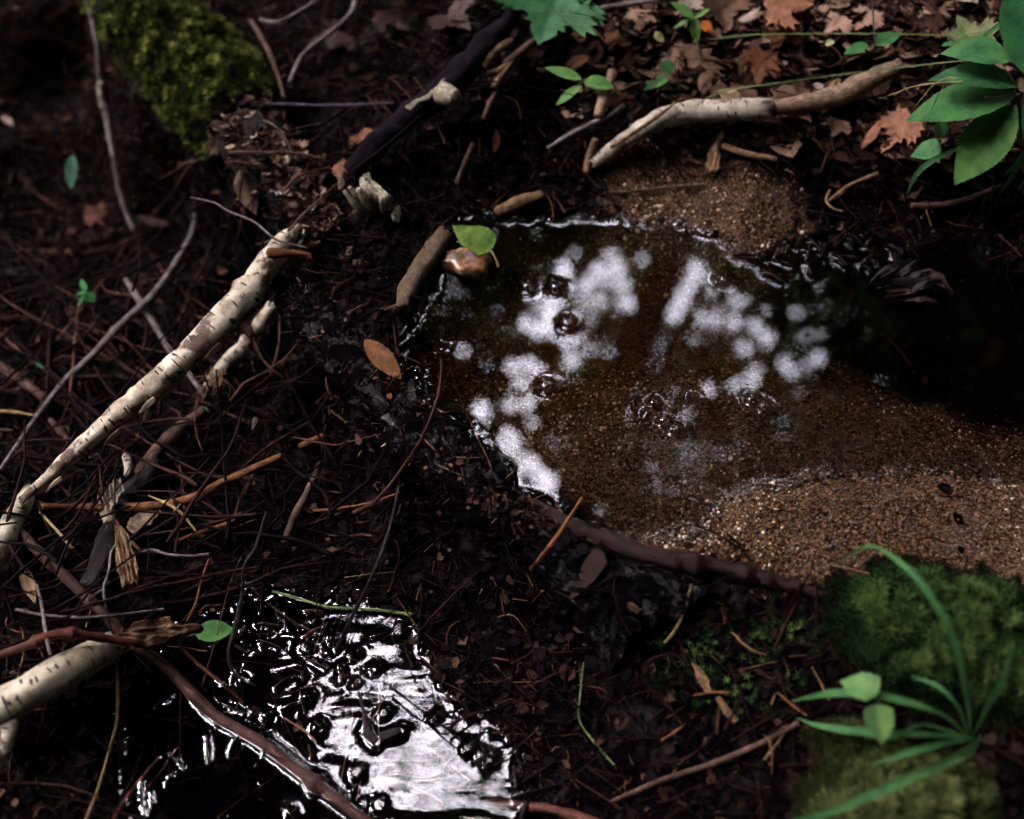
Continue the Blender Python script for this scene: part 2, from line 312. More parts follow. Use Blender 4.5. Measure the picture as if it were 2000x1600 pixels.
# ------------------------------------------------------------------ forest overhead (it shades the place and shows in the water)
CANOPY = rndmat('tree_leaves', [(0, (.04, .07, .02)), (.5, (.07, .11, .03)), (1, (.11, .14, .04))], .6, .5)
HOLES = [(1100,520,10),(1102,545,8),(1147,555,11),(1168,530,13),(1196,502,8),(1206,527,12),(1185,550,9),(1217,558,10),(1224,592,12),(1222,575,9),(1254,510,6),(1270,476,5),
 (1030,632,12),(1066,606,14),(1070,635,17),(1094,610,14),(1094,646,15),(1050,650,10),(1110,668,12),(1101,685,11),(1115,705,11),(1129,716,10),(1003,716,10),(1031,709,9),(1052,726,10),(1012,742,9),
 (1042,823,8),(1002,793,10),(1030,790,10),(937,796,11),(950,815,8),(1000,862,22),(1000,891,26),(1037,905,24),(1056,930,24),(1072,953,18),(968,880,20),(1010,925,16),(905,684,7),(867,604,4),(828,758,8),(858,800,4),
 (1189,667,5),(1191,690,4),(1252,744,5),(1213,800,8),(1238,803,7),(1215,818,5),(1160,1010,9),(1180,990,5),(1130,990,6),(1300,960,6),(1285,975,4),
 (1360,522,11),(1352,540,10),(1345,556,13),(1335,578,12),(1325,600,12),(1314,618,11),(1322,628,8),(1395,561,11),(1410,552,6),(1433,554,6),(1370,619,9),(1402,618,9),(1403,628,6),(1457,575,7),(1445,590,9),(1447,606,9),(1433,630,12),(1437,642,9),
 (1471,634,10),(1480,645,11),(1503,662,15),(1490,672,8),(1454,680,10),(1446,672,7),(1554,608,7),(1578,655,6),(1605,655,6),(1597,701,12),(1585,690,8),(1615,708,7),(1527,708,12),(1541,725,10),(1520,700,7),(1535,740,6),(1478,722,10),(1464,742,11),(1475,755,8),(1436,752,10),(1379,764,12),(1386,770,8),(1370,770,7),
 (1412,886,5),(1447,869,4),(1350,800,6),(1330,820,6),(1360,880,5),(1290,880,5),(1345,930,3),(1110,560,5),(1140,590,6),(1165,585,6),(1150,610,4)]
_h = []
for hx, hy, hr in sorted(HOLES, key=lambda q: -q[2]):
    if all((hx-a)**2+(hy-b)**2 > (21 if b < 840 or a > 1110 else 12)**2 for a, b, c in _h): _h.append((hx, hy, min(hr, 13)))
for k in range(80):
    hx, hy, hr = _h[RNG.integers(0, len(_h))]; a = RNG.uniform(0, 2*PI); q = RNG.uniform(24, 62); hx, hy = hx+q*math.cos(a), hy+q*math.sin(a)
    if abs((hx-1270)+(hy-620)*.42) > 45: _h.append((hx, hy, RNG.uniform(2.2, 4.8)))
HOLES = _h
LHOLE = [[(655,1195),(730,1200),(775,1262),(745,1275),(820,1310),(835,1345),(800,1395),(960,1385),(985,1440),(1000,1500),(960,1545),(870,1560),(800,1585),(720,1580),(690,1540),(650,1500),(660,1480),(620,1430),(640,1390),(720,1365),(748,1310),(690,1262)],
 [(530,1200),(580,1195),(590,1240),(560,1260),(530,1240)],[(600,1330),(650,1330),(640,1370),(600,1372)]]
def in_gap(px, py):
    m = np.zeros(px.shape, bool)
    for hx, hy, hr in HOLES: m |= (px-hx)**2+(py-hy)**2 < (hr*.74+.6)**2
    for p in LHOLE: m |= polydist(px, py, p)+10*fbm(px, py, .03, 2, 1) < 0
    return m
TREES = [(-3.5,4.5),(2.6,6.5),(-.6,8.5),(6,3),(-6.5,0),(-3.2,-4.5),(4.4,-3.6),(.8,-6.5),(7,9),(-7,8.5)]
LV = np.array([(-.5,0,0),(-.12,.3,.03),(.5,0,-.04),(-.12,-.3,.03)]); LF = np.array([[0,1,2,3]])
def canopy():
    P = []; S = []
    n = 330000
    px = RNG.uniform(-350, 2350, n); py = RNG.uniform(-350, 1950, n); z = RNG.uniform(6.2, 9.5, n)
    p = MIR(px, py, z); dd = np.linalg.norm(p-CAM*np.array([1, 1, -1]), axis=1)
    sz = RNG.uniform(18, 32, n)*dd*K; P.append(p); S.append(sz)
    m = 100000                                            # the rest of the dome, larger leaves
    az = RNG.uniform(0, 2*PI, m); sel = RNG.uniform(-.02, 1, m); el = np.arcsin(sel); r = RNG.uniform(6.5, 10, m)
    d = np.stack([np.sin(az)*np.cos(el), np.cos(az)*np.cos(el), np.sin(el)], 1); q = d*r[:, None]
    a, b, dep = proj(q, True); inside = (dep > 0) & (a > -330) & (a < 2330) & (b > -330) & (b < 1930)
    ang = np.arccos(np.clip(d@SUNV, -1, 1)); thin = (ang < R(24)) & (RNG.random(m) < .84)  # leaves dropped around the sun direction, an opening added for its light
    keep = ~inside & ~thin; q = q[keep]; P.append(q); S.append(RNG.uniform(.3, .6, len(q)))
    P = np.concatenate(P); S = np.concatenate(S); rt = rots(len(P), 1.2)
    v = np.einsum('nij,nkj->nki', rt, LV[None]*S[:, None, None])+P[:, None]
    a, b, dep = proj(v, True); front = dep[:, 0] > 0
    ex = lambda t: np.concatenate([t, t.mean(1, keepdims=True), .5*(t[:, :1]+t.mean(1, keepdims=True)), .5*(t[:, 2:3]+t.mean(1, keepdims=True))], 1)
    a = ex(a); b = ex(b); low = b[:, 4] > 1150
    bad = in_gap(a, b).any(1) & front & ~(low & (RNG.random(len(a)) < .085))
    FAN = [(900,500),(1100,470),(1280,450),(1660,500),(1680,800),(1500,940),(1360,1040),(1100,1040),(940,900),(880,700)]
    fd = polydist(a[:, 4], b[:, 4], FAN); bad |= front & (RNG.random(len(a)) < .27*sstep(-fd/90))
    P, S, rt = P[~bad], S[~bad], rt[~bad]
    tr = np.array(TREES); own = ((P[:, None, :2]-tr[None])**2).sum(-1).argmin(1)
    bm = bark_mat('tree_bark', (.02, .014, .012), (.06, .045, .035), None, .9, .1)
    for i, (tx, ty) in enumerate(TREES):
        lab = ['tall tree ahead on the left, its crown mirrored in the pool','tree with a dark trunk whose crown fills the middle of the pool reflection','tree far ahead beyond the leafy bank','tree right of the stream with crown over the bank','tree left of the stream beyond the fallen birch','tree behind the left shoulder with an open crown','tree behind on the right shading the grass tuft','tree straight behind the viewpoint','tree far off on the right beyond the big green leaves','tree far off on the left behind the mossy log'][i]
        e = empty('tree', lab, 'tree', 'trees around the stream')
        s = own == i
        scatter('crown', LV, LF, P[s], rt[s], np.repeat(S[s][:, None], 3, 1), CANOPY, parent=e, smooth=False)
        tub = [(tx+math.sin(k*1.7+i)*.12, ty+math.cos(k*1.3+i)*.12, -.4+k*1.2, .17*(1-k/11)) for k in range(9)]
        tube_raw('trunk', tub, bm, e, 14)
    # the leaning trunk seen as a dark bar in the reflection
    e = empty('leaning_tree', 'leaning dark trunk crossing the bright gaps in the pool reflection', 'tree', 'trees around the stream')
    pts = []
    for px, py, dz in ((1120,1000,5.6),(1185,800,5.7),(1235,690,5.8),(1290,560,5.9),(1320,430,6.0),(1340,300,6.1)):
        p = MIR(px, py, dz); pts.append((*p, .14))
    tube_raw('trunk', pts, bm, e, 14)
# ------------------------------------------------------------------ generic builders
CONTACT = []
def spline(P, sub):
    P = np.array(P, float); n = len(P)
    if n < 2: return P
    out = []
    for i in range(n-1):
        p0, p1, p2, p3 = P[max(i-1, 0)], P[i], P[i+1], P[min(i+2, n-1)]
        for k in range(sub):
            t = k/sub; out.append(.5*((2*p1)+(-p0+p2)*t+(2*p0-5*p1+4*p2-p3)*t*t+(-p0+3*p1-3*p2+p3)*t**3))
    out.append(P[-1]); return np.array(out)
def tube_raw(name, pts, mat, parent=None, seg=10, bump=0., bf=60, ragged=0., sub=None, flat=1.0, knots=0):
    P = np.array(pts, float); L = np.linalg.norm(np.diff(P[:, :3], axis=0), axis=1).sum(); rm = P[:, 3].mean()
    if sub is None: sub = int(np.clip(L/(max(rm, .001)*(.55 if bump else 1.3))/max(len(P)-1, 1), 3, 40))
    S = spline(P, sub); C = S[:, :3]; r = np.maximum(S[:, 3], 1e-4).copy(); n = len(C); sd = RNG.integers(0, 1000)
    ln = np.concatenate([[0], np.cumsum(np.linalg.norm(np.diff(C, axis=0), axis=1))])
    if knots: 
        for k in range(knots): c0 = RNG.uniform(.08, .92)*ln[-1]; r = r*(1+.28*np.exp(-((ln-c0)/(rm*1.0))**2))
    tg = np.gradient(C, axis=0); tg /= np.linalg.norm(tg, axis=1)[:, None]+1e-9
    up = np.array([0, 0, 1.]); V = []; UV = []
    for i in range(n):
        t = tg[i]; a = np.cross(up, t)
        if np.linalg.norm(a) < .05: a = np.cross([1., 0, 0], t)
        a /= np.linalg.norm(a); b = np.cross(t, a)
        th = np.arange(seg+1)*2*PI/seg; rad = np.full(seg+1, r[i])
        if bump:
            rad = r[i]*(1+bump*fbm(np.cos(th)*r[i]*bf+sd, np.sin(th)*r[i]*bf+ln[i]*bf, 1, 3, 2))
        V.append(C[i]+rad[:, None]*(np.cos(th)[:, None]*a+flat*np.sin(th)[:, None]*b)); UV.append(np.stack([np.full(seg+1, ln[i]+sd*.37), th*r[i]], 1))
    V = np.array(V)
    if ragged:
        for e_, sgn in ((0, -1), (n-1, 1)): V[e_] += sgn*tg[e_]*(RNG.random((seg+1, 1))*ragged*r[e_])
        V[:, seg] = V[:, 0]
    V = V.reshape(-1, 3); UV = np.array(UV).reshape(-1, 2); w_ = seg+1
    F = [(i*w_+j, i*w_+j+1, (i+1)*w_+j+1, (i+1)*w_+j) for i in range(n-1) for j in range(seg)]
    k0 = len(V); V = np.vstack([V, C[0]-tg[0]*r[0]*.15, C[-1]+tg[-1]*r[-1]*.15]); UV = np.vstack([UV, UV[0], UV[-1]])
    F += [(k0, j+1, j) for j in range(seg)]+[(k0+1, (n-1)*w_+j, (n-1)*w_+j+1) for j in range(seg)]
    o = link(name, mesh(name, V, F, UV), mat, parent)
    for i in range(0, n): 
        for zw in (0, ZL):
            if abs(C[i, 2]-zw) < r[i]: CONTACT.append((C[i, 0], C[i, 1], zw, math.sqrt(r[i]**2-(C[i, 2]-zw)**2)))
    return o
def place(pts, absz=False):
    a = np.array([p[:4] for p in pts], float); P = solve(a[:, 0], a[:, 1], a[:, 3]/1000, absz)
    dep = (P-CAM)@FW; return [(*P[i], a[i, 2]*dep[i]*K) for i in range(len(pts))]
TW = 'loose sticks on the ground'
def stick(name, label, cat, pts, mat, twigs=(), absz=False, group=None, **kw):
    """pts = (px, py, radius px, height of the axis above the ground in mm)"""
    kw.setdefault('bump', .18); kw.setdefault('seg', 9)
    if twigs:
        e = empty(name, label, cat, group); tube_raw('stem', place(pts, absz), mat, e, **kw)
        for t in twigs: tube_raw('twig', place(t, absz), mat, e, bump=.1, seg=6)
        return e
    o = tube_raw(name, place(pts, absz), mat, None, **kw); return tag(o, label, cat, group)
PROFILES = {
 'oval': lambda t: np.sin(PI*t**.85)**.8,
 'lance': lambda t: np.sin(PI*t**.9)**.9*(1-.25*t),
 'heart': lambda t: np.sqrt(np.clip(1-((t-.3)/.72)**2, 0, 1))*np.clip((1-t)*2.2, 0, 1)**.6*np.clip(t*9, 0, 1)**.5,
 'blade': lambda t: np.clip(t*14, .25, 1)*np.clip((1-t)*1.6, 0, 1)**.7,
}
MAPLE = [(0,0),(-.08,.18),(-.02,.30),(-.1,.42),(.08,.40),(.16,.58),(.22,.46),(.33,.62),(.38,.52),(.52,.66),(.50,.50),(.62,.52),(.48,.32),(.50,.22),(.62,.26),(.62,.16),(.80,.13),(1,0)]
def leaf_mesh(name, base, tip, width, shape, curl=0., fold=.12, teeth=0, roll=0., crumple=0., thick=0):
    base = np.array(base, float); tip = np.array(tip, float); ax = tip-base; L = np.linalg.norm(ax); ax /= L
    sd = np.cross([0, 0, 1.], ax); sd /= np.linalg.norm(sd)+1e-9; nn = np.cross(ax, sd)
    c, s = math.cos(roll), math.sin(roll); sd, nn = sd*c+nn*s, nn*c-sd*s; k = RNG.random()*50
    if shape == 'maple':
        out = np.array(MAPLE+[(x, -y) for x, y in MAPLE[-2:0:-1]])
        d = np.roll(out, -1, 0); out = np.stack([out, (out+d)/2+RNG.normal(0, .012, out.shape)], 1).reshape(-1, 2)
        c0 = np.array([.3, 0]); rings = [c0+(out-c0)*f for f in (.3, .6, .82, 1)]; pt = np.vstack([[c0]]+rings); n = len(out)
        F = [(0, 1+j, 1+(j+1) % n) for j in range(n)]
        for q in range(3): F += [(1+q*n+j, 1+(q+1)*n+j, 1+(q+1)*n+(j+1) % n, 1+q*n+(j+1) % n) for j in range(n)]
        u, v = pt[:, 0], pt[:, 1]*2; y = pt[:, 1]*L*(width/L)*1.5
    else:
        nu, nv = 44 if teeth else 26, 9; t = np.linspace(0, 1, nu); wd = PROFILES[shape](t)*width/2
        if teeth: wd = wd*(1+.10*((t*teeth) % 1-.5))
        vv = np.linspace(-1, 1, nv); u = np.repeat(t, nv); v = np.tile(vv, nu); y = np.repeat(wd, nv)*v
        F = [(i*nv+j, (i+1)*nv+j, (i+1)*nv+j+1, i*nv+j+1) for i in range(nu-1) for j in range(nv-1)]
    z = np.abs(y)*fold*2+curl*L*(u*(1-u))*1.0+crumple*L*fbm(u*3+k, v*1.5+k, 1, 3, 1)-.004*L*np.cos(u*50)*(1 if shape != 'blade' else 0)*np.abs(v)
    P = base+np.outer(u*L, ax)+np.outer(y, sd)+np.outer(z, nn)
    return mesh(name, P, F, np.stack([u, v], 1))
def px2m(px, P): return px*((np.asarray(P)-CAM)@FW)*K
def leaf(name, label, cat, b, t, wpx, col, shape='oval', group=None, parent=None, dead=False, tr=.35, absz=False, **kw):
    """b, t = (px, py, mm above ground)"""
    B = solve(b[0], b[1], b[2]/1000, absz); Tp = solve(t[0], t[1], t[2]/1000, absz)
    me = leaf_mesh(name, B, Tp, float(px2m(wpx, (B+Tp)/2)), shape, **kw)
    o = link(name, me, leaf_mat(col, dead, tr), parent); return tag(o, label, cat, group)
def plate(name, label, cat, poly, lift, mat, thick=4, rough=.002, parent=None, group=None, tilt=0):
    a = np.array(poly, float); c = a.mean(0); n = len(a)
    for lv in range(3):
        dn = np.roll(a, -1, 0); a = np.stack([a, a*.5+dn*.5+RNG.normal(0, (2.2, 1.4, .8)[lv], a.shape)], 1).reshape(-1, 2)
    n = len(a); NR = 18; rings = [c+(a-c)*((f+1)/NR)**.9 for f in range(NR)]; pt = np.vstack([[c]]+rings)
    dq = np.array(poly[len(poly)//2], float)-np.array(poly[0], float); dq /= np.linalg.norm(dq); qq = (pt-c)@np.array([[dq[0], -dq[1]], [dq[1], dq[0]]])*.0006
    P = solve(pt[:, 0], pt[:, 1], lift/1000); P[:, 2] += rough*(fbm(qq[:, 0]*45+c[0], qq[:, 1]*260+c[1], 1, 3, 3)+.7*fbm(P[:, 0]*70, P[:, 1]*70, 1, 3, 2))*2+tilt*(pt[:, 1]-c[1])/1000
    B = P.copy(); B[:, 2] -= thick/1000; m = len(P)
    F = [(0, 1+j, 1+(j+1) % n) for j in range(n)]
    for q in range(NR-1): F += [(1+q*n+j, 1+(q+1)*n+j, 1+(q+1)*n+(j+1) % n, 1+q*n+(j+1) % n) for j in range(n)]
    F = F+[tuple(m+i for i in f[::-1]) for f in F]+[(1+(NR-1)*n+j, m+1+(NR-1)*n+j, m+1+(NR-1)*n+(j+1) % n, 1+(NR-1)*n+(j+1) % n) for j in range(n)]
    d = np.array(poly[len(poly)//2], float)-np.array(poly[0], float); d /= np.linalg.norm(d)
    q = (pt-c)@np.array([[d[0], -d[1]], [d[1], d[0]]])*.0006
    return tag(link(name, mesh(name, np.vstack([P, B]), F, np.vstack([q, q])), mat, parent), label, cat, group)
canopy()
# ------------------------------------------------------------------ logs, branches and roots
# mossy log, upper left
ml = empty('mossy_log', 'thick dark log sloping down from the top left under a bright moss cushion', 'log')
MLP = [(170,-90,56,0),(250,0,62,10),(330,85,68,20),(408,168,76,24),(466,238,70,18),(535,320,60,8),(605,400,46,0),(645,470,36,-8)]
tube_raw('wood', place(MLP), bark_mat('rotten_log_bark', (.002,.001,.001), (.010,.005,.004), (.04,.022,.015), .8, 1.4, .15, 1.0), ml, 28, bump=.5, bf=45)
# dam log between the two pools
tube_raw_o = tube_raw('dam_log', place([(560,560,30,-20),(636,650,46,0),(728,742,54,3),(806,842,60,-1),(884,926,59,-3),(968,996,50,-4),(1056,1048,40,-10),(1150,1088,30,-16),(1230,1110,16,-22)], True), B_LITTER, None, 36, bump=.75, bf=75)
tag(tube_raw_o, 'black sodden log holding back the gravel pool above the lower water', 'log')
stick('smooth_root', 'thin glossy red-brown root curving along the near edge of the gravel', 'root', [(1040,982,12,0),(1100,1018,15,3),(1180,1054,16,4),(1260,1082,18,6),(1340,1098,17,6),(1430,1114,16,5),(1520,1138,14,2),(1600,1160,11,0),(1660,1175,8,-4)], B_ROOT, bump=.35, knots=7, seg=16)
b = empty('birch_branch', 'long cream birch branch with black flecks running down the left half', 'branch')
tube_raw('bark', place([(580,455,17,30),(540,488,23,26),(508,540,25,20),(470,590,26,12),(427,637,29,4),(375,685,22,-4),(325,735,26,-14),(270,780,25,-24),(215,822,19,-34),(150,880,16,-46),(95,930,12,-56),(45,975,8,-66)], True), BIRCH, b, 28, bump=.3, bf=70, ragged=.9, knots=1)
tube_raw('knot', place([(455,628,17,0),(478,640,14,-4),(492,655,8,-8)], True), B_ROT, b, 12, bump=.4, ragged=.9)
for j, (x_, y_, w_) in enumerate(((430,668,16),(300,775,14),(232,838,12),(118,930,10),(345,700,18))):
    leaf('bark_curl', None, None, (x_, y_, 6-j*14), (x_-30, y_+34, -2-j*14), w_, (.30,.25,.17) if j % 2 else (.05,.03,.022), 'blade', parent=b, dead=True, tr=0, absz=True, fold=-.6, curl=.5)
tube_raw('stub', place([(528,495,13,36),(560,494,8,36),(600,498,6,30),(604,505,5,28)], True), B_ORG, b, 9, bump=.25, ragged=.6)
stick('birch_branch', 'short mottled birch piece in shade at the left edge below the long branch', 'branch', [(60,962,17,34),(35,1000,20,34),(10,1045,24,34),(-25,1110,26,34)], BIRCH2, bump=.15, seg=16, ragged=.5)
e = empty('birch_log', 'stout pale birch log with a broken end at the lower left edge', 'log')
tube_raw('bark', place([(208,1268,30,45),(150,1296,33,46),(90,1330,34,46),(30,1368,38,46),(-40,1400,40,46)]), birch_mat('thick_birch_bark', (.42,.39,.29), (.25,.22,.15), .66), e, 24, bump=.16, bf=70, ragged=.7)
tube_raw('broken_end', place([(205,1268,26,45),(224,1262,20,46),(236,1268,12,44)]), B_ROT, e, 12, bump=.5, ragged=1)
tube_raw('fork', place([(25,1385,22,45),(14,1425,20,44),(0,1465,19,42),(-25,1510,18,40)]), BIRCH, e, 16, bump=.1)
stick('rotten_branch', 'crumbling mottled branch hanging just right of the long birch, rootlets at its foot', 'branch', [(530,598,12,30),(512,628,13,34),(490,655,12,36),(470,680,14,38),(445,705,12,38),(425,728,11,36),(405,752,8,30)], BIRCH2, bump=.4, seg=14, ragged=.8)
for k in range(1):
    V = []
    e = empty('rootlet_tangle', 'tangle of fine tan rootlets at the foot of the crumbling branch', 'roots')
    for j in range(22):
        x, y = 425+RNG.normal(0, 9), 735+RNG.normal(0, 8); pts = [(x, y, 1.3, 36)]; dx, dy = RNG.normal(-1, 5), RNG.uniform(2, 9)
        for q in range(5): x += dx+RNG.normal(0, 5); y += dy+RNG.normal(0, 4); pts.append((x, y, 1.2-.15*q, 34-q*5+RNG.normal(0, 3)))
        tube_raw('rootlet', place([(q[0], q[1], q[2], q[3]+30) for q in pts]), B_TAN, e, 5)
stick('long_stick', 'long brown stick with bare yellow patches slanting from left edge to bottom centre', 'stick', [(10,1012,9,30),(70,1072,10,32),(130,1128,11,30),(200,1198,10,30),(268,1262,10,32),(330,1308,11,32),(380,1362,12,30),(430,1405,11,28),(510,1452,12,26),(600,1520,13,24),(690,1585,12,22),(760,1640,11,20)], bark_mat('patchy_brown_bark', (.03,.012,.010), (.05,.022,.018), (.26,.14,.06), .6, .55), bump=.2, knots=5, seg=12)
stick('red_stick', 'knobbly red-brown stick lying across the broken birch log end', 'stick', [(-20,1286,7,66),(50,1262,8,70),(110,1240,9,74),(160,1240,9,76),(210,1248,8,76),(266,1254,8,70)], B_RED, knots=6, bump=.2)
plate('bark_shard', 'jagged splintered shard of rotten wood beside the red-brown stick end', 'wood shard', [(222,1240),(260,1215),(330,1203),(338,1215),(395,1222),(340,1240),(300,1262),(262,1262)], 60, B_ROT, 10, .004, tilt=.1)
stick('orange_stick', 'flat orange-brown stripped stick sloping up under the long birch branch', 'stick', [(85,990,7,50),(150,990,8,50),(210,992,8,50),(310,986,8,52),(372,974,9,54),(430,946,9,55),(490,918,8,56),(546,892,7,56)], B_ORG, bump=.15, ragged=1.2, seg=10)
stick('orange_stick', 'short red-orange stick end right of the longer stripped stick', 'stick', [(586,872,6,50),(605,864,7,50),(632,852,6,48)], B_ORG, ragged=.8)
stick('dark_branch', 'thick blackish rotten branch running down beneath the curled bark', 'branch', [(300,905,24,36),(262,965,26,34),(235,1010,26,30),(205,1075,24,26),(172,1150,18,20)], B_DARK, bump=.3, seg=14)
stick('dark_branch', 'dull brown branch leaning up right from the curled bark toward the rootlets', 'branch', [(270,930,14,44),(310,880,15,44),(350,840,13,44),(400,800,9,42)], B_BROWN, bump=.3, seg=12)
# curled bark pieces
def bark(name, label, b_, t_, wpx, col, **kw): return leaf(name, label, 'bark piece', b_, t_, wpx, col, 'blade', dead=True, tr=.1, **kw)
plate('bark_strip', 'tan torn bark strip hanging with a ragged lower edge', 'bark piece', [(233,1035),(250,1045),(262,1080),(270,1110),(266,1136),(256,1130),(248,1134),(232,1140),(227,1115),(225,1080)], 62, B_TAN, 2, .003, tilt=-.25)
plate('bark_strip', 'dull tan bark flap tucked under the orange stripped stick', 'bark piece', [(252,1010),(290,992),(318,994),(295,1025),(262,1045),(250,1035)], 44, bark_mat('dull_tan_bark', (.09,.06,.04), (.16,.12,.075), None), 2, .002)
bark('bark_curl', 'grey-tan curled bark scroll above the torn strip', (198,945,60), (205,1020,58), 34, (.22,.19,.13), curl=-.5, fold=-.5)
plate('bark_flake', 'pale grey bark flake on top of the dark rotten branch', 'bark piece', [(216,945),(236,935),(245,955),(225,985),(218,1005),(212,980)], 68, B_PALE, 3, .004)
stick('birch_stub', 'small whitish birch stub left of the dark leaning branch', 'branch', [(246,888,9,50),(252,912,9,50),(248,930,6,50)], BIRCH2, bump=.4)
# long grey twig and neighbours in the left hollow
stick('grey_twig', 'long smooth grey twig curving up the left side', 'twig', [(0,918,4,60),(35,868,5,64),(72,815,5,68),(128,742,6,72),(175,700,7,75),(240,630,7,76),(300,575,7,72),(345,510,6,66),(372,462,5,60),(382,418,4,55)], B_GREY, seg=9, bump=.12, knots=4)
stick('crossing_twig', 'grey-brown twig crossing beneath the long smooth grey one', 'twig', [(245,545,5,64),(275,592,7,60),(305,640,6,56),(335,690,6,50),(380,745,6,46),(400,775,4,40)], B_GREY, bump=.2)
stick('brown_stick', 'blunt brown stick poking in from the left edge', 'stick', [(-20,702,9,40),(30,735,9,40),(88,778,8,40)], B_BROWN)
stick('brown_stick', 'slim brown stick angling down right beneath the long grey twig', 'stick', [(98,820,5,34),(120,845,7,34),(140,868,4,34)], B_BROWN)
stick('yellow_stalk', 'pale yellow stalk at the left edge below the blunt brown stick', 'stalk', [(-10,803,3,50),(30,805,3,50),(66,811,2,50)], B_YEL)
stick('yellow_stalk', 'straight yellow needle pointing down right under the short birch piece', 'stalk', [(78,1000,2.5,60),(110,1035,3,60),(142,1072,4,58)], B_YEL)
stick('yellow_stalk', 'yellow forked needle crossing the orange stripped stick', 'stalk', [(290,968,2,66),(345,995,3,68),(385,1040,2,60)], B_YEL, twigs=[[(340,1000,2,68),(352,985,2,76)]])
stick('thin_stem', 'upright dim stem with one white fleck in the dark hollow, top left', 'stem', [(165,-20,6,90),(190,80,7,90),(198,160,8,90),(208,225,7,90),(222,310,5,80),(238,390,5,70),(260,450,4,60)], B_GREY, bump=.2)
stick('pale_stub', 'whitish bare stub on the dim upright stem', 'stub', [(197,160,7,100),(199,185,8,100),(200,210,5,100)], B_PALE)
stick('grey_twig', 'pale grey kinked twig dropping from the top edge left of centre', 'twig', [(705,-30,6,80),(694,5,6,84),(684,28,5,86),(640,68,5,86),(596,102,5,86),(580,128,5,82),(566,160,4,80)], B_GREY, bump=.1)
stick('grey_twig', 'thin grey twig at the very top left of the kinked one', 'twig', [(625,-5,3,80),(580,25,3,80),(540,43,4,80),(508,38,3,78)], B_GREY)
stick('brown_twig', 'dim brown upright twig beside the moss cushion tip', 'twig', [(490,40,5,60),(520,90,5,60),(540,140,4,58),(555,192,4,50)], B_BROWN)
stick('dark_twig', 'thin dark twig lying level between moss cushion and black root', 'twig', [(480,204,3,70),(560,204,3,70),(660,206,3,70),(770,200,2,66)], bark_mat('violet_bark', (.02,.014,.03), (.05,.035,.06), None))
stick('arched_twig', 'fine arched brown twig with side shoots over the log end', 'twig', [(348,322,2,55),(390,311,2.2,62),(430,300,2.4,68),(465,297,2.6,70),(520,298,2.6,68),(572,298,2.6,64),(635,311,2,50)], B_BROWN, twigs=[[(383,313,2,62),(362,333,1.6,56),(342,366,1.2,46)], [(572,298,2,64),(552,262,2,70),(528,240,2,70),(498,231,1.6,60)], [(568,305,2,60),(560,330,1.6,50),(548,342,1.5,44)]], bump=.1)
stick('budded_twig', 'thin straight twig with pale buds crossing the top of the birch branch', 'twig', [(372,386,1.6,70),(418,396,2,70),(445,412,2,70),(497,434,2.3,66),(540,468,2.4,58),(598,484,2.2,46)], B_GREY, absz=True, bump=.15)
stick('brown_twig', 'thin dark twig rising from the birch top to the upper right', 'twig', [(500,478,2,60),(548,462,2.5,64),(600,412,2.5,60),(640,375,2,50),(668,350,2,40)], B_BROWN)
stick('brown_twig', 'reddish curved twig below the rounded end of the mossy log', 'twig', [(556,372,2,44),(580,345,2.4,50),(620,333,2.4,46),(645,326,1.6,40)], B_RED)
# black curved root up to the top edge
r_ = empty('black_root', 'thick black curved branch rising from the log end to the top edge, pale knot ring', 'branch')
tube_raw('bark', place([(690,335,20,20),(715,300,24,34),(750,268,26,44),(800,225,26,50),(850,192,27,54),(900,140,28,58),(950,85,24,62),(1000,30,15,64),(1030,-40,13,64)]), bark_mat('black_bark', (.003,.002,.004), (.010,.006,.010), (.06,.03,.025), .85, 1.5, .04, 1.0), r_, 26, bump=.5, bf=55)
tube_raw('knot_ring', place([(862,180,22,72),(878,188,20,80),(890,194,17,86)]), B_PALE, r_, 14, bump=.35)
tube_raw('knot_hollow', place([(888,192,9,88),(892,196,7,92)]), B_BROWN, r_, 10)
plate('peeling_bark', 'lacy cream bark edge peeling left of the pale knot ring', 'bark piece', [(792,212),(810,198),(838,180),(868,148),(862,172),(848,186),(830,198),(812,206)], 76, B_PALE, 2, .004)
stick('tan_stick', 'forked bare tan stick lying right of the black branch', 'stick', [(940,146,6,52),(976,138,7,54),(1010,112,7,54),(1048,92,6,50)], B_TAN, twigs=[[(964,170,7,52),(985,140,7,54),(1000,122,6,54)]])
stick('brown_stick', 'reddish brown stick above the forked tan stick', 'stick', [(985,125,6,56),(1020,98,7,58),(1052,72,6,58)], B_BROWN)
stick('tan_stick', 'stubby tan stick behind the pale knot ring', 'stick', [(942,132,8,62),(968,100,9,64),(1000,80,7,60)], B_TAN)
stick('brown_twig', 'leaning brown twig below the forked tan stick', 'twig', [(945,232,5,44),(956,205,6,48),(968,182,5,50)], B_BROWN)
stick('brown_twig', 'purple-brown twig pointing down to the pool in the dark middle bank', 'twig', [(892,358,5,20),(905,325,5,24),(925,280,6,28)], B_BROWN)
plate('broken_stump', 'pale splintered birch stump beside the log end', 'stump', [(702,345),(712,337),(722,342),(740,362),(764,382),(758,388),(740,384),(728,378),(715,372),(705,360)], 46, B_PALE, 26, .006)
for (a_, b2, w_, lb) in (((672,372),(705,415),5,'left'), ((682,365),(712,405),6,'middle'), ((700,368),(722,408),7,'right')):
    stick('splinter', 'pale wood splinter standing below the broken stump, %s of three' % lb, 'splinter', [(*a_, w_*.8, 50), ((a_[0]+b2[0])/2, (a_[1]+b2[1])/2, w_, 36), (*b2, w_*.9, 20)], B_PALE, bump=.4, group='splinters by the broken stump')
leaf('bark_curl', 'cream bark curl like a small tooth, left of a matching pair', 'bark piece', (663,368,30), (652,342,58), 14, (.5,.42,.3), 'oval', dead=True, tr=.1, fold=.4, curl=.4)
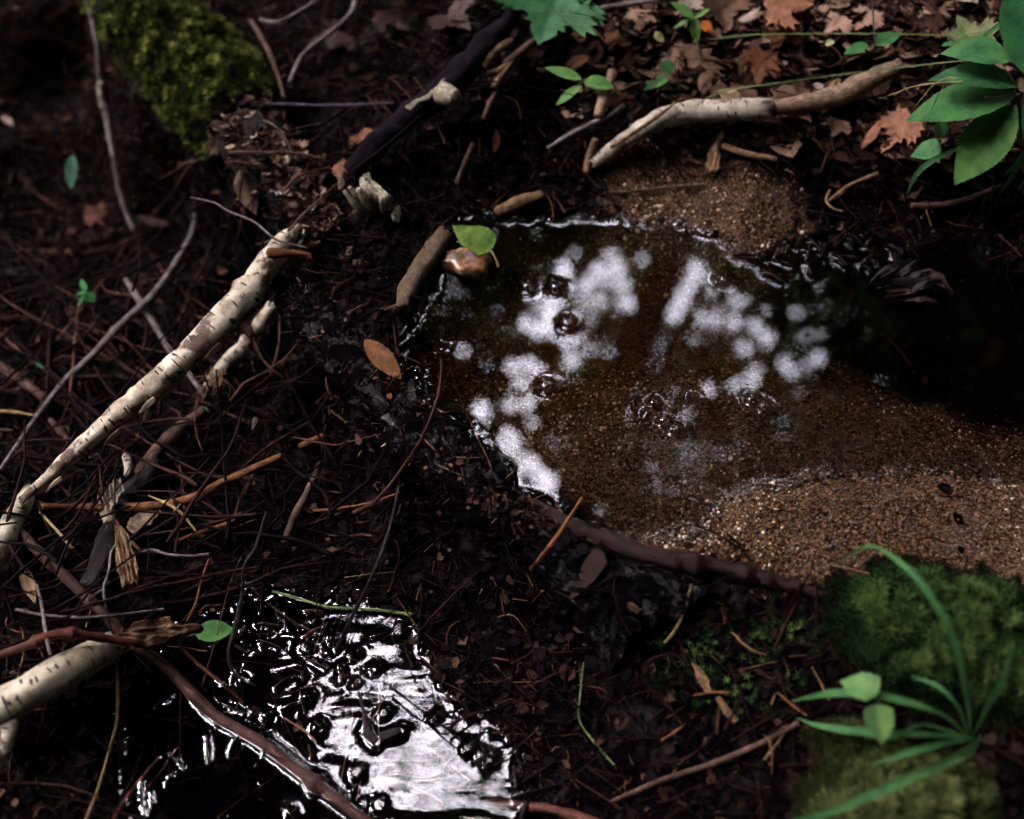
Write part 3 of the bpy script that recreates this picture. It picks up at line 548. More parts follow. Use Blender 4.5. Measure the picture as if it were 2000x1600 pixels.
leaf('bark_curl', 'cream bark curl like a small petal, right of a matching pair', 'bark piece', (664,369,30), (664,344,56), 16, (.55,.45,.34), 'oval', dead=True, tr=.1, fold=-.3)
plate('lichen_scrap', 'pale yellowish bark scrap right below the broken stump', 'bark piece', [(768,408),(775,400),(783,412),(780,432),(770,434),(764,425)], 16, LICHEN, 5, .003)
plate('lichen_lump', 'small crusty whitish lump on the dark log left of the pool', 'lichen', [(622,622),(640,616),(660,620),(661,632),(640,637),(625,634)], 22, LICHEN, 12, .004)
plate('bark_scrap', 'mottled white bark scrap just right of the birch branch top', 'bark piece', [(570,452),(580,444),(592,450),(592,466),(582,474),(574,462)], 22, LICHEN, 4, .003)
plate('leaf_scrap', 'tan scrap pointing right beside the birch branch top', 'bark piece', [(594,474),(610,472),(625,470),(612,480),(597,484)], 24, B_TAN, 3, .002)
stick('peeling_stub', 'short yellow-brown peeling branch stub by the rock', 'branch', [(866,462,19,6),(845,492,20,12),(818,530,19,16),(800,562,18,16),(786,598,15,12)], bark_mat('peeling_yellow_bark', (.025,.012,.008), (.14,.085,.04), (.32,.23,.13), .5, 1.8, .3, 1.0), bump=.4, seg=16, ragged=.9)
stick('fine_root', 'fine tan rootlet fanning from the foot of the peeling stub', 'roots', [(786,590,3,10),(770,598,2,10),(750,606,1.5,10)], B_TAN)
stick('dark_slick_root', 'glossy black root running along the left waterline by the rock', 'root', [(885,478,5,4),(868,500,5,6),(850,530,5,6),(835,558,5,5),(826,585,5,4),(818,612,4,2)], B_DARK, bump=.15)
stick('bank_stick', 'yellow-edged broken wood on the far waterline', 'wood', [(975,412,10,8),(1010,398,13,12),(1055,382,9,12)], B_TAN, bump=.4, ragged=1)
leaf('wood_chip', 'orange-brown wood chip at the left waterline', 'wood chip', (712,664,50), (784,742,30), 44, (.12,.05,.02), 'oval', absz=True, dead=True, tr=0, fold=.1, crumple=.02)
# right-hand side birch and sticks
stick('lichen_branch', 'curved whitish birch branch arching above the far gravel bank', 'branch', [(1160,318,11,14),(1200,290,15,22),(1240,262,17,28),(1290,234,20,32),(1350,218,22,36),(1420,214,22,38),(1500,212,20,36)], birch_mat('far_birch_bark', (.36,.32,.26), (.16,.135,.11), .60), bump=.22, seg=18, ragged=.8)
stick('lichen_branch', 'brown end piece continuing the arched birch behind a dead leaf', 'branch', [(1505,212,18,34),(1560,205,17,36),(1630,190,20,40),(1690,160,20,44),(1758,128,15,46)], bark_mat('far_brown_bark', (.10,.06,.04), (.25,.17,.12), (.40,.34,.28), .7), bump=.2, seg=16)
stick('reed', 'straight tan reed lying along the arched birch branch', 'stalk', [(1192,288,3,50),(1250,252,4,56),(1305,212,3,56),(1318,200,2,56)], B_TAN)
stick('wood_peg', 'upright pinkish tan peg at the left end of the arched birch', 'stick', [(1146,336,9,6),(1154,305,10,16),(1163,272,8,32)], B_TAN, bump=.1)
stick('tan_stick', 'mottled tan stick standing behind the three-leaf sprout', 'stick', [(1168,228,9,34),(1182,185,11,44),(1196,140,9,52)], bark_mat('mottled_tan_bark', (.12,.07,.05), (.26,.17,.11), None), bump=.2)
stick('crooked_twig', 'crooked grey-brown twig left of the wood peg', 'twig', [(1070,290,4,20),(1105,268,5,24),(1150,244,5,26),(1190,226,5,28),(1218,205,4,30)], B_GREY)
plate('bark_flake', 'upright pale bark flake below the arched birch', 'bark piece', [(1410,248),(1418,252),(1405,290),(1398,338),(1385,330),(1372,342),(1382,300)], 16, B_TAN, 3, .003)
stick('tan_twig', 'knobbly tan twig lying right of the upright bark flake', 'twig', [(1412,285,6,16),(1455,300,6,12),(1500,308,6,10),(1516,312,5,10)], B_TAN)
stick('gnarled_twig', 'gnarled pale twig at the far right waterline', 'twig', [(1616,394,2,12),(1640,378,5,18),(1660,362,4,20),(1715,338,4,20)], B_TAN, bump=.3)
stick('top_twig', 'long grey twig running right from the maple seedling', 'twig', [(1125,32,5,50),(1175,16,5,54),(1240,6,5,54),(1320,-6,4,54)], B_GREY)
stick('bank_root', 'thin brown root lying level on the far gravel', 'root', [(1180,378,3,6),(1250,372,3,7),(1310,366,3,7),(1378,362,3,6)], B_BROWN)
stick('bank_root', 'flat brown stick half buried on the right bank below the big leaves', 'stick', [(1780,402,6,8),(1840,400,8,10),(1890,388,5,10),(1960,360,3,14)], B_BROWN)
# wet bark slab under the dam
plate('bark_slab', 'wet blue-black bark slab sloping below the dam log', 'bark piece', [(1022,1070),(1070,1050),(1150,1075),(1240,1100),(1330,1120),(1390,1150),(1340,1200),(1300,1195),(1262,1235),(1236,1232),(1215,1290),(1194,1306),(1165,1262),(1128,1205),(1080,1140)], 22, bark_mat('wet_slab_bark', (.0012,.001,.0016), (.005,.0035,.005), (.022,.016,.019), .2, 2.2, -1, 1.0), 30, .0075)
leaf('dead_leaf', 'narrow dark brown wet leaf pressed on the bark slab', 'dead leaf', (1178,1078,38), (1112,1172,30), 40, (.018,.009,.008), 'blade', dead=True, tr=0, fold=.02)
plate('wood_scrap', 'small pale scrap on the lower part of the bark slab', 'wood scrap', [(1225,1182),(1240,1180),(1256,1190),(1246,1196),(1232,1192)], 32, B_TAN, 3)
stick('pine_twig', 'orange pine twig bridging the dam log edge', 'twig', [(1137,973,3,28),(1112,1012,3.5,34),(1086,1052,5,42),(1060,1084,4.5,50),(1036,1112,3,56)], B_ORG, bump=.3)
stick('red_needle', 'long red hair-thin needle over the wrinkled water edge', 'needle', [(879,720,1,8),(900,780,1.1,10),(930,850,1.1,16),(958,910,1.3,20),(972,977,1.2,26)], B_RED)
stick('black_sprig', 'tiny black upright sprig at the left waterline', 'sprig', [(838,800,2,8),(834,770,2,24),(832,748,1.5,36)], B_DARK)
stick('straw', 'thin orange straw standing right of the bark slab', 'stalk', [(1350,1142,2.5,30),(1336,1195,2.5,20),(1318,1232,3,12),(1298,1256,3,8)], B_YEL)
plate('wood_shaving', 'tan wood shaving on the dark lower bank', 'wood scrap', [(1350,1298),(1366,1302),(1385,1330),(1390,1352),(1376,1346),(1360,1325)], 10, B_TAN, 4)
stick('tan_peg', 'blunt tan peg below the wood shaving', 'stick', [(1402,1362,6,9),(1420,1388,8,9),(1438,1410,7,9)], B_TAN, bump=.1)
stick('crossing_straw', 'short orange straw crossing the wood shaving', 'stalk', [(1355,1358,2,14),(1395,1352,2.5,16),(1424,1354,2.5,14)], B_ORG)
stick('bank_branch', 'long thin branch lying across the lower bank toward the grass tuft', 'branch', [(1195,1565,4,10),(1290,1525,5,14),(1390,1492,6,16),(1480,1455,6,16),(1560,1412,5,16)], B_BROWN, bump=.2)
stick('orange_needle', 'orange needle on the lower bank left of the grass tuft', 'needle', [(1290,1448,2.5,8),(1315,1432,2.5,8),(1340,1414,2,8)], B_ORG)
stick('orange_needle', 'orange needle pointing at the grass blade tips', 'needle', [(1518,1352,2,10),(1545,1375,2.5,10),(1575,1398,2,10)], B_ORG)
stick('olive_stem', 'upright olive stem on the dark bank right of the lower water', 'stem', [(1140,1294,2,24),(1133,1360,2,20),(1133,1410,2,12),(1170,1460,2.5,8),(1200,1495,2,6)], B_GRN)
stick('buried_stick', 'dark red stick half sunk along the bottom edge', 'stick', [(950,1566,9,4),(1020,1575,11,6),(1100,1588,11,6),(1180,1612,9,6)], B_RED, bump=.2)
# twigs hanging over the lower water
stick('hanging_twig', 'thin dark twig slanting across the lower water from the dam', 'twig', [(780,940,2.2,60),(765,1015,2.6,80),(745,1080,3,85),(715,1150,3,80),(690,1200,4,60),(655,1275,5,20)], B_DARK, bump=.15)
stick('olive_stem', 'yellow-olive stem floating on the top edge of the lower water', 'stem', [(532,1155,2.5,-114),(580,1168,3,-114),(640,1186,3,-114),(720,1190,3,-114),(805,1201,3.5,-114)], B_GRN, absz=True)
stick('forking_twig', 'dark forking twig rising from the lower water by the green leaf', 'twig', [(520,1000,2.5,60),(500,1065,3,66),(478,1105,3,66),(472,1165,4,60),(458,1230,4.5,50),(447,1275,4,40),(458,1315,3,30),(500,1340,2,20)], B_DARK, bump=.25, twigs=[[(470,1150,2,60),(455,1130,1.5,66)], [(470,1165,2,60),(492,1140,1.5,66)]])
stick('red_twig', 'thin orange-red twig from the grey knobbly one down to the leaf', 'twig', [(408,1092,2,44),(395,1130,2.5,44),(382,1180,2.5,40),(366,1212,3,34)], B_ORG, bump=.3)
stick('red_twig', 'reddish twig slanting below the floating green leaf', 'twig', [(330,1235,2,44),(355,1265,3,40),(385,1295,3.5,34),(430,1332,3.5,26),(475,1372,3,14)], B_RED, bump=.2)
stick('grey_twig', 'knobbly silver twig level above the shallow edge of lower water', 'twig', [(262,1084,2.5,44),(295,1075,4,46),(330,1083,3,46),(368,1086,3,44),(408,1083,3.5,40)], B_GREY, bump=.3)
stick('silver_twig', 'thin silver zigzag twig beside the torn bark strip', 'twig', [(228,1062,2,66),(217,1080,2.5,64),(213,1115,3,60),(203,1150,3,54),(207,1188,2.5,44)], B_GREY, twigs=[[(203,1150,2.5,54),(190,1158,2,48),(176,1168,1.5,44)]])
stick('orange_fiber', 'flat orange fibre stick right of the torn bark strip', 'stick', [(344,1057,3,30),(390,1040,4,30),(430,1028,5,30),(472,1012,4,30)], B_ORG, ragged=1)
stick('yellow_twig', 'long brown-yellow stem dropping from the birch log to the bottom edge', 'stem', [(262,1264,1.2,60),(238,1278,1.5,60),(228,1292,3,55),(230,1350,3.4,45),(228,1410,3.4,36),(212,1470,3,30),(190,1545,3,26),(160,1620,3,22)], bark_mat('yellow_brown_stem', (.08,.05,.02), (.18,.12,.05), None), bump=.15)
stick('red_twig', 'small red twig at the bottom edge left of the lower water', 'twig', [(310,1480,2,20),(280,1515,2.4,18),(245,1560,3,16),(215,1610,3,14)], B_RED)
stick('purple_twig', 'upright purplish twig left of the birch log', 'twig', [(72,1142,3,60),(82,1185,3.4,60),(90,1240,3.4,70),(98,1280,3,80)], B_GREY)
stick('faint_twig', 'thin dark twig level below the knobbly silver one', 'twig', [(30,1190,3,30),(90,1202,3,34),(180,1205,2.5,36),(320,1190,2.5,34)], B_GREY)
stick('dark_twig', 'dark red stick on the right of the long stick in the wet debris', 'stick', [(690,770,2,20),(720,800,3,30)], B_DARK)
stick('brown_twig', 'greyish twig lying in the gap left of the dam log', 'twig', [(555,1060,6,20),(575,1010,8,24),(600,960,7,26),(625,905,5,30)], B_BROWN, bump=.3)
stick('orange_needle', 'long orange twig lying in the hollow under the dam', 'twig', [(612,998,2.5,22),(660,993,3,24),(720,983,2.5,24),(780,962,1.5,24)], B_ORG)
stick('curled_fern', 'curled tan rootlet beside the sodden log', 'roots', [(660,745,2,20),(641,728,3,24),(640,752,3.4,24),(648,780,2.4,22)], B_TAN)
# ------------------------------------------------------------------ rock and leaf on it
def rock(name, label, c, size, mat, cat='rock', lift=0):
    bm_ = bpy.data.meshes.new('t'); import bmesh
    b_ = bmesh.new(); bmesh.ops.create_icosphere(b_, subdivisions=4, radius=1); V = np.array([v.co[:] for v in b_.verts]); F = [tuple(v.index for v in f.verts) for f in b_.faces]; b_.free()
    V = np.sign(V)*np.abs(V)**.8; V *= (1+.40*fbm(V[:, 0]*1.3+V[:, 2]+5, V[:, 1]*1.3+3, 1, 4, 3))[:, None]
    P = solve(c[0], c[1], lift, True); V = V*np.array(size)+P
    o = link(name, mesh(name, V, F, V[:, :2]), mat); CONTACT.append((P[0], P[1], 0, size[1]*.9)); return tag(o, label, cat)
def rock_mat():
    g = G('wet_brown_stone'); co = obj_co(g); n = noise(g, co, 60, 5, .7)
    c = g.ramp(n, [(.35, (.02, .009, .005)), (.50, (.11, .05, .022)), (.66, (.34, .17, .08))])
    return g.surf(g.n('BsdfPrincipled', Base_Color=c, Roughness=.3, Normal=g.n('Bump', Height=n, Strength=.4, Distance=.003)))
rock('rock', 'rounded orange-brown stone in the pool corner under a yellow-green leaf', (914,514), (.031,.021,.016), rock_mat(), lift=.004)
e = empty('fallen_leaf', 'wet yellow-green leaf with a stalk resting on the rock', 'leaf')
leaf('blade', None, None, (960,488,14), (884,442,22), 66, (.07,.13,.022), 'heart', parent=e, absz=True, curl=.12, fold=.08, crumple=.08, teeth=16, tr=.2)
tube_raw('stalk', place([(958,488,2.5,15),(968,505,2.5,10),(974,522,2.5,3)], True), B_YEL, e, 6)
e = empty('floating_leaf', 'dark green oval leaf floating at the left of the lower water', 'leaf')
leaf('blade', None, None, (380,1238,-110), (458,1230,-114), 46, (.035,.12,.03), 'oval', parent=e, absz=True, curl=.1, fold=.08, tr=.15, gloss_=0) if False else leaf('blade', None, None, (380,1238,-110), (458,1230,-114), 46, (.035,.12,.03), 'oval', parent=e, absz=True, curl=.1, fold=.08, tr=.15)
tube_raw('stalk', place([(382,1238,1.8,-110),(364,1244,1.6,-108)], True), B_GRN, e, 6)
CONTACT.append((*W(418.,1236.,ZL)[:2], ZL, .014))
# ------------------------------------------------------------------ wet dead leaf clump, right side
e = empty('sodden_leaf', 'crumpled dark sodden leaf at the right waterline', 'dead leaf')
for a_, b2, w_, c_ in (((1698,556,4),(1800,512,16),40,(.012,.009,.011)), ((1708,566,4),(1820,528,16),34,(.016,.012,.014)), ((1716,574,3),(1840,548,14),34,(.010,.007,.009)), ((1728,580,3),(1800,572,8),26,(.09,.045,.035)), ((1790,530,12),(1862,576,6),30,(.02,.010,.009)), ((1745,588,2),(1830,590,6),22,(.022,.010,.009)), ((1700,548,4),(1760,520,12),26,(.008,.006,.008))):
    leaf('lobe', None, None, a_, b2, w_, c_, 'lance', parent=e, absz=True, dead=True, tr=0, fold=.5, crumple=.16)
# ------------------------------------------------------------------ green plants
GR = (.038,.14,.042); GL = (.085,.20,.055); GD = (.03,.12,.04)
def stemt(pts, e, m=B_GRN): return tube_raw('stem', place(pts), m, e, 6)
e = empty('maple_seedling', 'green maple seedling leaves at the top centre edge', 'plant')
leaf('leaf_blade', None, None, (1088,-8,95), (1052,88,75), 118, (.035,.13,.05), 'maple', parent=e, crumple=.02)
leaf('leaf_blade', None, None, (1142,6,90), (1118,64,80), 62, (.035,.13,.05), 'maple', parent=e, crumple=.02)
leaf('leaf_blade', None, None, (1120,-30,100), (1170,-4,95), 60, (.035,.13,.05), 'maple', parent=e)
stemt([(1100,0,2,94),(1110,30,2,50),(1104,60,2,0)], e)
e = empty('three_leaf_sprout', 'bright green sprout of three leaves below the maple seedling', 'plant')
leaf('leaf_blade', None, None, (1136,156,60), (1064,132,66), 30, GL, 'oval', parent=e)
leaf('leaf_blade', None, None, (1140,160,60), (1200,172,54), 42, GL, 'oval', parent=e, fold=.15)
leaf('leaf_blade', None, None, (1134,168,58), (1086,206,44), 24, GL, 'oval', parent=e)
stemt([(1137,160,2,59),(1142,180,2,30),(1146,198,2,0)], e)
e = empty('four_leaf_sprout', 'bright green four-leaved sprout near the top edge right of centre', 'plant')
for t_, w_ in (((1309,4,82),34),((1388,16,84),14),((1360,84,70),26),((1314,56,72),16)): leaf('leaf_blade', None, None, (1356,36,80), t_, w_, GL, 'lance', parent=e)
stemt([(1357,38,2,79),(1366,90,2,40),(1374,135,2,0)], e)
e = empty('leaf_pair_sprout', 'thin dark stem with two oval leaves side by side, upper right', 'plant')
leaf('leaf_blade', None, None, (1697,88,66), (1648,106,62), 30, GR, 'oval', parent=e); leaf('leaf_blade', None, None, (1708,88,66), (1758,66,66), 36, GR, 'oval', parent=e)
stemt([(1700,-30,2,100),(1706,40,2,80),(1708,85,2,66),(1702,92,2,62)], e, B_GREY)
e = empty('small_pair_sprout', 'two small angular green leaves above the arched birch branch', 'plant')
leaf('leaf_blade', None, None, (1302,152,40), (1256,178,36), 26, GR, 'heart', parent=e); leaf('leaf_blade', None, None, (1294,122,44), (1312,148,40), 32, GR, 'heart', parent=e)
stemt([(1300,150,1.6,40),(1304,165,1.6,0)], e)
e = empty('broad_leaf_plant', 'broad toothed green leaves in a whorl at the right edge', 'plant')
for b2, t_, w_, c_, k_ in (((1985,188,150),(1768,236,110),92,(.035,.13,.035),.15), ((1985,205,148),(1864,362,90),82,(.055,.15,.035),.05), ((1975,120,165),(1836,106,140),72,(.045,.15,.05),.35),
                      ((1990,170,158),(1812,158,126),66,(.025,.10,.035),.4), ((2005,150,165),(1995,-60,150),92,(.03,.13,.05),.1), ((1998,205,155),(2085,370,110),110,(.03,.13,.05),.1), ((2000,180,160),(2200,150,140),100,(.03,.13,.05),.1), ((1975,120,150),(1970,75,140),24,(.08,.16,.04),.1)):
    leaf('leaf_blade', None, None, b2, t_, w_*1.35, c_, 'lance', parent=e, curl=k_, fold=.10, teeth=22)
tube_raw('stem', place([(1988,185,4,152),(1992,230,4,90),(1996,290,4,0)]), B_GRN, e, 8)
for j in range(5): tube_raw('flower_stalk', place([(1985,175,1,155),(1975-6*j,150+9*j,1,168),(1962-9*j,135+14*j,1.6,172)]), B_TAN, e, 5)
e = empty('round_leaf_sprout', 'two roundish green leaves under the big toothed leaves', 'plant')
leaf('leaf_blade', None, None, (1838,290,50), (1778,306,44), 52, (.06,.18,.07), 'heart', parent=e); leaf('leaf_blade', None, None, (1838,268,60), (1834,232,60), 32, (.045,.15,.06), 'oval', parent=e)
stemt([(1838,280,1.6,52),(1844,300,1.6,0)], e)
leaf('green_leaf', 'lobed green leaf above the toothed whorl, upper right', 'leaf', (1884,78,60), (1838,90,56), 34, GR, 'maple')
leaf('pale_leaf', 'pale yellow-green fallen leaf lying behind the toothed whorl', 'leaf', (1905,90,40), (1868,30,40), 66, (.17,.19,.09), 'maple', dead=True, tr=.2, crumple=.03)
def grass(name, label, blades, col, parent=None):
    e = empty(name, label, 'grass')
    for bl in blades:
        P = np.array([p for p in place(bl)]); S = spline(P, 8); C = S[:, :3]; r = S[:, 3]*.8; tg = np.gradient(C, axis=0); tg /= np.linalg.norm(tg, axis=1)[:, None]
        vw = C-CAM; vw /= np.linalg.norm(vw, axis=1)[:, None]; up_ = np.cross(tg, np.array([.15, -.35, .92])); sd = up_/(np.linalg.norm(up_, axis=1)[:, None]+1e-9); nn = np.cross(sd, tg)
        V = np.concatenate([C+sd*r[:, None]+nn*r[:, None]*.35, C, C-sd*r[:, None]+nn*r[:, None]*.35]); n = len(C)
        F = [(i, i+1, n+i+1, n+i) for i in range(n-1)]+[(n+i, n+i+1, 2*n+i+1, 2*n+i) for i in range(n-1)]
        u = np.tile(np.linspace(0, 1, n), 3); v = np.repeat([-1., 0, 1], n)
        link('blade', mesh('blade', V, F, np.stack([u*.01, v], 1)), leaf_mat(col, False, .3), e)
    return e
grass('grass_tuft', 'arching green grass tuft over the moss at the lower right', [
 [(1895,1440,4,10),(1885,1350,7,120),(1858,1240,9,170),(1805,1150,9,190),(1745,1090,7,185),(1690,1068,5,170),(1634,1105,1,140)],
 [(1898,1440,4,10),(1925,1385,7,60),(1955,1330,8,90),(1984,1245,2,120)],
 [(1885,1435,3,10),(1840,1395,5,55),(1760,1368,9,80),(1690,1355,10,85),(1620,1354,9,80),(1548,1369,1,60)],
 [(1900,1440,4,10),(1800,1434,7,50),(1720,1432,9,60),(1640,1424,9,55),(1590,1415,5,50),(1556,1402,1,44)],
 [(1905,1442,4,10),(1850,1450,7,50),(1780,1468,8,66),(1700,1494,1,60)],
 [(1915,1440,4,10),(1870,1475,8,60),(1790,1515,11,80),(1690,1556,12,86),(1600,1592,10,80),(1530,1612,6,70)],
 [(1890,1435,3,10),(1870,1380,5,70),(1830,1340,5,86),(1780,1322,1,80)],
 [(1915,1436,4,10),(1895,1470,6,36),(1850,1492,6,50),(1800,1506,2,55)],
 [(1888,1440,3,10),(1800,1415,5,50),(1740,1440,5,60),(1640,1425,3,60)]], (.045,.14,.045))
grass('grass_tuft', 'few grass blades below the big toothed leaves at the right edge', [
 [(1870,290,4,70),(1825,312,7,90),(1790,340,6,80),(1772,378,1,60)],
 [(2010,285,4,50),(1985,320,7,60),(1962,342,1,50)], [(2005,300,4,50),(1980,340,6,50),(1950,382,1,36)], [(2010,340,4,30),(1990,370,5,26)],
 [(1990,20,3,120),(1950,50,6,110),(1905,85,5,90)]], (.04,.13,.055))
grass('grass_stalk', 'thin green grass stem stretching level across the top right', [[(1385,78,1,50),(1430,72,3,60),(1500,67,2,66),(1700,66,2,74),(1880,68,2,90),(1980,50,2,110)]], (.09,.13,.04))
grass('grass_stalk', 'thin green grass stem crossing the arched birch and dead leaves', [[(1380,192,3,44),(1430,175,3,54),(1500,165,2,60),(1650,145,2,66),(1830,124,2,90),(1960,112,2,130)]], (.07,.11,.04))
grass('seed_stalks', 'wispy straw-coloured seed stalks left of the toothed leaves', [[(1880,160,1,160),(1800,165,1.4,165),(1722,192,.6,150)],[(1870,152,1,165),(1830,160,1.4,168),(1786,210,.8,160)],[(1860,150,1,168),(1846,160,1.2,170),(1808,238,.6,150)],[(1880,158,1,160),(1780,170,1.4,165),(1745,188,.6,150)]], (.2,.17,.08))
e = empty('ivy_sprout', 'two pale green lobed leaves held above the grass tuft', 'plant')
leaf('leaf_blade', None, None, (1716,1352,100), (1640,1330,96), 62, (.08,.18,.055), 'heart', parent=e, teeth=5); leaf('leaf_blade', None, None, (1712,1376,100), (1722,1455,86), 58, (.075,.17,.055), 'heart', parent=e, teeth=5)
stemt([(1712,1365,1.8,98),(1722,1390,1.8,50),(1735,1420,1.8,0)], e)
e = empty('small_sprout', 'small green sprout in the dark hollow at the left', 'plant')
for t_, w_ in (((158,545,80),12),((184,590,70),22),((148,575,72),10),((152,600,66),10)): leaf('leaf_blade', None, None, (168,572,78), t_, w_, (.03,.16,.045), 'oval', parent=e)
stemt([(168,572,1.5,76),(172,600,1.5,0)], e)
leaf('hanging_leaf', 'single blue-green leaf hanging in the dark hollow, upper left', 'leaf', (142,302,130), (138,370,90), 26, (.04,.12,.07), 'oval')
leaf('small_leaf', 'tiny dim green leaf in the hollow left of the long grey twig', 'leaf', (68,708,50), (96,722,50), 10, (.02,.10,.05), 'oval')
leaf('small_leaf', 'small green leaf beneath the rootlet tangle', 'leaf', (388,796,40), (408,808,40), 16, (.03,.12,.03), 'oval')
# ------------------------------------------------------------------ dead leaves on the far bank
D1 = (.19,.11,.075); D2 = (.15,.062,.032); D3 = (.23,.15,.09); D4 = (.030,.014,.012); D5 = (.24,.18,.15)
for b2, t_, w_, c_, s_, lb in [
 ((1320,85,14),(1300,160,8),110,D1,'maple','large crumpled tan maple leaf behind the two small angular leaves'),
 ((1300,120,12),(1345,170,6),80,D1,'maple','tan maple leaf overlapping the crumpled one below it'),
 ((1490,100,20),(1480,168,14),50,D2,'maple','orange-brown dead leaf above the arched birch centre'),
 ((1550,165,44),(1585,240,36),80,D1,'maple','tan dead leaf draped over the end of the arched birch'),
 ((1440,200,44),(1402,174,52),34,D3,'heart','small yellow-tan leaf tip on top of the arched birch'),
 ((1780,225,26),(1720,300,8),60,D2,'maple','rust-brown folded leaf below the toothed leaves'),
 ((1720,240,26),(1682,292,14),22,D2,'oval','rolled light brown leaf beside the rust-brown folded one'),
 ((1400,0,20),(1425,60,14),70,D1,'maple','pinkish tan maple leaf right of the four-leaved sprout'),
 ((1350,-20,20),(1395,20,20),60,D5,'maple','pale pink-grey leaf behind the four-leaved sprout'),
 ((1372,40,24),(1392,62,24),30,(.45,.13,.03),'oval','bright orange leaf just right of the four-leaved sprout'),
 ((1500,20,30),(1590,6,24),70,D2,'maple','rusty broad leaf at the top edge right of centre'),
 ((1440,40,24),(1485,12,24),34,D5,'lance','pale grey curled leaf at the top edge'),
 ((1380,140,20),(1372,185,8),28,D1,'oval','upright tan leaf behind the arched birch'),
 ((1610,170,30),(1585,166,30),16,D5,'oval','small pinkish leaf above the draped dead leaf'),
 ((1640,150,30),(1600,230,10),26,D3,'lance','tan leaf leaning on the brown end piece of birch'),
 ((1530,40,20),(1570,90,14),60,D2,'maple','reddish brown leaf under the level grass stem'),
 ((1640,30,20),(1610,70,14),50,D1,'maple','pale brown leaf left of the oval leaf pair'),
 ((1700,20,20),(1670,60,14),44,D1,'maple','dull brown leaf behind the oval leaf pair'),
 ((1820,30,26),(1830,75,18),44,(.14,.07,.055),'maple','purple-brown leaf left of the pale yellow-green one'),
 ((1860,-10,26),(1910,8,24),40,D5,'oval','grey leaf at the top edge far right'),
 ((1255,20,20),(1250,60,14),40,D1,'maple','tan leaf right of the top grey twig'),
 ((1200,60,20),(1230,100,12),46,D2,'maple','brown leaf below the top grey twig'),
 ((1150,110,20),(1100,150,10),30,D2,'oval','brown curled leaf behind the three-leaf sprout'),
 ((1280,60,18),(1296,84,18),18,(.30,.27,.12),'oval','small yellow oval leaf left of the four-leaved sprout'),
 ((1612,88,30),(1630,82,30),14,(.28,.30,.14),'oval','small pale yellow leaf left of the oval pair'),
 ((1640,235,20),(1625,268,8),34,D1,'maple','small tan leaf below the draped dead leaf'),
 ((1530,240,12),(1528,275,6),24,D2,'heart','little orange leaf point hanging on the dark bank'),
 ((970,255,20),(965,300,10),16,D2,'oval','pinkish brown narrow leaf on the dark middle bank'),
 ((760,10,14),(800,60,10),60,D4,'maple','dim brown leaf at the top edge left of the black branch'),
 ((660,60,20),(640,100,14),50,D4,'maple','dull reddish leaf behind the kinked grey twig'),
 ((870,30,20),(920,60,14),60,D4,'maple','dim brown leaf right of the top dark hollow'),
 ((60,60,20),(100,110,14),70,D4,'maple','dim brown leaf in the top left corner'),
 ((700,262,40),(715,285,30),30,D2,'maple','small reddish leaf on the log end beside the black branch'),
 ((660,318,30),(700,330,26),34,(.14,.055,.03),'maple','rust leaf scrap between log end and black branch'),
 ((520,350,44),(560,330,40),60,(.13,.12,.11),'maple','grey leaf lying on the log end below the arched twig'),
 ((470,330,40),(500,420,20),50,(.14,.09,.06),'lance','brown leaf hanging down the log end side'),
 ((430,240,40),(480,280,30),70,(.15,.10,.06),'maple','brown leaf under the lower rim of the moss cushion'),
 ((560,300,40),(600,320,36),50,(.14,.09,.06),'maple','brown leaf at the right end of the arched twig'),
 ((290,5,70),(330,50,60),36,D5,'maple','pale leaf on the log top above the moss cushion'),
 ((330,62,70),(362,78,64),14,D5,'oval','small pale leaf chip at the top of the moss cushion'),
 ((5,225,40),(25,245,36),18,D5,'oval','pale chip in the dark hollow at the left edge'),
 ((270,420,20),(330,440,20),30,D4,'oval','dim orange-brown leaf in the left hollow'),
 ((40,1100,20),(70,1180,14),30,D3,'lance','folded tan leaf at the left edge above the birch log'),
 ((500,815,30),(492,840,26),9,D5,'blade','tiny pale chip between the birch and the dam'),
 ((190,400,10),(220,450,10),40,(.08,.03,.02),'maple','faint reddish leaf deep in the left hollow'),
 ((1010,995,6),(1030,1012,4),10,(.35,.16,.08),'maple','tiny orange chip on the dam log top'),
 ((1885,1480,10),(1960,1560,10),60,(.07,.035,.03),'maple','dim brown leaf at the lower right corner')]:
    leaf('dead_leaf', lb, 'dead leaf', b2, t_, w_, c_, s_, dead=True, tr=.12, crumple=.09, curl=random.uniform(-.3, .4), fold=random.uniform(-.2, .25), roll=random.uniform(-.35, .35))
# ------------------------------------------------------------------ uncountable stuff
def area(n, x0=-1.05, x1=1.1, y0=-.6, y1=1.1): return RNG.uniform(x0, x1, n), RNG.uniform(y0, y1, n)
ICO = None
import bmesh
b_ = bmesh.new(); bmesh.ops.create_icosphere(b_, subdivisions=1, radius=1); IV = np.array([v.co[:] for v in b_.verts]); IF = np.array([[v.index for v in f.verts] for f in b_.faces]); b_.free()
x, y = area(260000); g_ = graveliness(x, y); k = RNG.random(len(x)) < np.clip((g_-.25)*1.6, 0.004, 1)*.75
x, y, g_ = x[k], y[k], g_[k]; n = len(x); z = Tn(x, y)
s = .0008+.0011*RNG.random(n)**1.5+.0011*(RNG.random(n) > .95)+.003*(RNG.random(n) > .995)*RNG.random(n)
scl = s[:, None]*RNG.uniform(.7, 1.25, (n, 3))
tag(scatter('gravel', IV, IF, np.stack([x, y, z+s*.2], 1), rots(n), scl, GRAINS, rnd=np.clip(RNG.random(n)+.55*fbm(x, y, 11, 3, 3), 0, 1)), 'fine orange-brown gravel under and beside the pool', 'gravel', kind='stuff')
